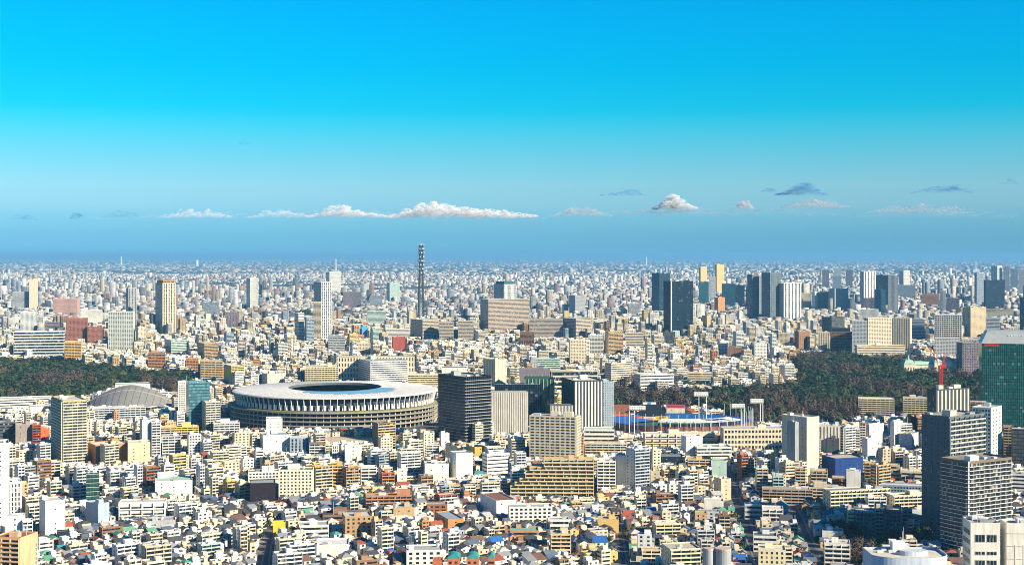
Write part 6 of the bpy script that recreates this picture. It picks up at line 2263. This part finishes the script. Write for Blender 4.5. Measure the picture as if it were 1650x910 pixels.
far_city('horizon_town', 'faint white specks of the city at the horizon', 24000, 16000, 85000, (22, 90), (6, 13), .004, [tuple(v * .72 for v in q) for q in FARPAL], 3, False, .7)

def far_woods(name, label, n, y0, y1, rr_, hr, seed):
    g = random.Random(seed)
    mb = MB()
    for i in range(n):
        Y = y0 * (y1 / y0) ** g.random()
        X = g.uniform(-.39, .39) * Y
        px, py = to_px(X, Y, 0)
        if 0 <= px < 1650 and OWN[int(min(909, py - 2)), int(px)] > 0:
            continue
        c = g.choice([(.03, .05, .025), (.045, .06, .03), (.07, .055, .045), (.025, .045, .03)])
        for k in range(g.randint(4, 9)):
            r0 = g.uniform(*rr_)
            x, y = X + g.gauss(0, rr_[1] * 1.6), Y + g.gauss(0, rr_[1] * 1.3)
            hh = g.uniform(*hr)
            m = 7
            b0 = len(mb.v)
            for lev, (q, z) in enumerate(((.9, 0), (1.0, .5), (.6, .88))):
                for j in range(m):
                    a = 6.283 * j / m + lev * .4
                    q2 = q * g.uniform(.75, 1.2)
                    mb.v.append((x + math.cos(a) * r0 * q2, y + math.sin(a) * r0 * q2, hh * z * g.uniform(.85, 1.15)))
            mb.v.append((x, y, hh))
            for lev in range(2):
                for j in range(m):
                    j2 = (j + 1) % m
                    mb.f.append((b0 + lev * m + j, b0 + lev * m + j2, b0 + (lev + 1) * m + j2, b0 + (lev + 1) * m + j)); mb.m.append(0); mb.c.append(c)
            for j in range(m):
                mb.f.append((b0 + 2 * m + j, b0 + 2 * m + (j + 1) % m, b0 + 3 * m)); mb.m.append(0); mb.c.append(c)
    tag(link(name, mesh_of(mb, name, [LEAF_MASS], True)), label, 'wood', None, 'stuff')
far_woods('distant_woods', 'dark clumps of trees scattered through the far town', 900, 2300, 24000, (5, 14), (8, 15), 5)
# named groves in the middle distance
def grove(px0, px1, py0, py1, n, name_label, seed):
    g = random.Random(seed)
    mb = MB()
    for i in range(n):
        X, Y = ground(g.uniform(px0, px1), g.uniform(py0, py1))
        k = g.choice(['evergreen_tree', 'evergreen_tree', 'bare_tree'])
        crown_mb(k, seed * 1000 + i, .35, g.choice(TREE_COL[k]), (X, Y, 0), g.uniform(.9, 1.3), mb)
    tag(link('woods', mesh_of(mb, 'woods', [LEAF_MASS], True)), name_label, 'wood', None, 'stuff')
grove(1170, 1228, 552, 562, 90, 'dark grove below the temple blocks near the white blue-topped block', 21)
grove(1172, 1245, 524, 534, 110, 'dark grove at the foot of the teal tower', 22)
grove(0, 45, 502, 514, 70, 'dark grove left of the pink block', 23)
grove(1036, 1062, 494, 520, 60, 'dark grove beside the navy tower', 24)

# ------------------------------------------------------------------ clouds far beyond the city
def cloud_material():
    m, nt, bs = new_mat('cloud')
    nt.nodes.remove(bs)
    out = nt.nodes['Material Output']
    di = nd(nt, 'ShaderNodeBsdfDiffuse')
    tl = nd(nt, 'ShaderNodeBsdfTranslucent')
    tr = nd(nt, 'ShaderNodeBsdfTransparent')
    oi = nd(nt, 'ShaderNodeObjectInfo')
    nt.links.new(oi.outputs['Color'], di.inputs[0])
    nt.links.new(oi.outputs['Color'], tl.inputs[0])
    m1 = nd(nt, 'ShaderNodeMixShader')
    m1.inputs[0].default_value = .33
    nt.links.new(di.outputs[0], m1.inputs[1]); nt.links.new(tl.outputs[0], m1.inputs[2])
    g = nd(nt, 'ShaderNodeNewGeometry')
    n1 = noise(nt, g.outputs['Position'], .0035, 4.0, .7)
    at = nd(nt, 'ShaderNodeVertexColor', layer_name='paint')
    sp_ = nd(nt, 'ShaderNodeSeparateColor')
    nt.links.new(at.outputs[0], sp_.inputs[0])
    fac = math_node(nt, 'MULTIPLY', ramp(nt, n1, [(.30, (0, 0, 0)), (.66, (1, 1, 1))]), sp_.outputs[0])
    m2 = nd(nt, 'ShaderNodeMixShader')
    nt.links.new(fac, m2.inputs[0])
    nt.links.new(tr.outputs[0], m2.inputs[1]); nt.links.new(m1.outputs[0], m2.inputs[2])
    nt.links.new(m2.outputs[0], out.inputs['Surface'])
    return m
CLOUD = cloud_material()
import bmesh
_ico = bmesh.new(); bmesh.ops.create_icosphere(_ico, subdivisions=2, radius=1.0)
ICO_V = [tuple(v.co) for v in _ico.verts]; ICO_F = [tuple(v.index for v in f.verts) for f in _ico.faces]
_ico.free()
def cloud(x0, x1, ytop, ybot, label, col, n, seed, dens=1.0, peak=None, thin=False):
    Yc = 42000.0
    s = Yc / F
    g = random.Random(seed)
    mb = MB()
    cx = ((x0 + x1) / 2 - CX) * s
    zb = CAMH + (HY - ybot) * s
    hh = (ybot - ytop) * s
    hw = (x1 - x0) / 2 * s
    n = int(n * 3.2)
    for i in range(n):
        u = g.uniform(-1, 1) if i % 3 else max(-1, min(1, g.gauss(0, .45)))
        prof = (1 - abs(u) ** 2.2)
        if peak is not None:
            prof *= .42 + .58 * math.exp(-((u - peak) / .42) ** 2)
        else:
            prof *= .55 + .45 * abs(math.sin(u * 5 + seed))
        t = g.random() ** 1.2
        r = (.10 + .17 * g.random()) * hh * (.55 + prof * .6) * (1 - .45 * t)
        z = zb + t * hh * prof * .85
        x = cx + u * hw
        y = Yc + g.uniform(-1, 1) * min(hw, 2200) * .5
        a = (.02 + .42 * min(1, t * 1.3)) * dens * (1.0 if not thin else .55)
        k = len(mb.v)
        fx = 2.6 if thin else 1.7
        for vx, vy, vz in ICO_V:
            q = r * (1 + .16 * math.sin(vx * 7 + i) + .13 * math.sin(vz * 9 + i * 2))
            mb.v.append((x + vx * q * fx, y + vy * q * 1.3, z + vz * q * (.55 if thin else .8)))
        mb.f += [tuple(k + e for e in f) for f in ICO_F]
        mb.m += [0] * len(ICO_F)
        mb.c += [(a, a, a)] * len(ICO_F)
    me = mesh_of(mb, 'cloud', [CLOUD], True)
    me.polygons.foreach_set('use_smooth', np.ones(len(me.polygons), dtype=bool))
    tag(link('cloud', me, None, col), label, 'cloud')
WH, DK = (.93, .94, .97), (.14, .40, .74)  # clouds lie above the haze box, so DK carries a painted haze tint
cloud(628, 862, 319, 349, 'long white cumulus bank with a bright hump above the lattice mast', WH, 190, 1, .95, -.55)
cloud(500, 625, 327, 349, 'low white cumulus bank left of the humped cloud bank', WH, 90, 2, .7, -.3)
cloud(262, 375, 334, 350, 'faint white cloud streak over the orange-crowned tower', WH, 70, 3, .45)
cloud(402, 500, 335, 350, 'faint pale cloud streak between two white banks', WH, 60, 4, .4)
cloud(1052, 1122, 311, 336, 'bright white domed cumulus cloud over the navy tower', WH, 80, 5, .8, -.1)
cloud(985, 1170, 330, 344, 'grey flat cloud layer under the domed cumulus', (.5, .6, .68), 110, 6, .55, None, True)
cloud(1250, 1330, 290, 314, 'dark blue ragged cloud, largest of the dark clouds', DK, 90, 7, .5, .2, True)
cloud(1228, 1252, 299, 309, 'small dark wisp left of the largest dark cloud', DK, 20, 8, .6, None, True)
cloud(965, 1042, 301, 315, 'small dark blue cloud pair over the picture middle', DK, 50, 9, .6, .5, True)
cloud(1474, 1572, 295, 310, 'thin dark blue cloud streak near the sky edge', DK, 60, 10, .7, None, True)
cloud(1612, 1642, 287, 296, 'tiny dark cloud wisp at the sky edge', DK, 20, 11, .7, None, True)
cloud(1262, 1365, 318, 334, 'pale pinkish cloud beneath the largest dark cloud', (.7, .66, .70), 70, 12, .5)
cloud(1178, 1215, 319, 336, 'small pale cloud right of the domed cumulus', (.75, .72, .74), 30, 13, .6, .2)
cloud(1395, 1560, 326, 343, 'faint pale cloud row under the dark streak', (.7, .68, .72), 80, 14, .42)
cloud(382, 410, 227, 233, 'tiny dark wisp high in the sky, highest cloud', DK, 16, 15, .6, None, True)
cloud(20, 60, 342, 354, 'faint grey cloud low at the sky border', DK, 26, 16, .35, None, True)
cloud(160, 235, 337, 350, 'thin blue grey cloud streak over the wood', DK, 40, 17, .4, None, True)
cloud(112, 135, 338, 352, 'tiny grey cloud puff over the white hall', DK, 14, 18, .4)
cloud(150, 880, 336, 352, 'long faint veil of low cloud beneath the white cumulus banks', (.72, .80, .90), 150, 20, .40, None, True)
cloud(870, 1400, 330, 348, 'faint grey-blue veil of low cloud right of the cumulus banks', (.55, .70, .84), 110, 21, .42, None, True)
cloud(1380, 1660, 334, 350, 'faint pale veil of low cloud at the sky edge', (.66, .76, .86), 60, 22, .38, None, True)
cloud(890, 985, 330, 348, 'faint white cloud beside the long cumulus bank', (.66, .70, .76), 60, 19, .45)
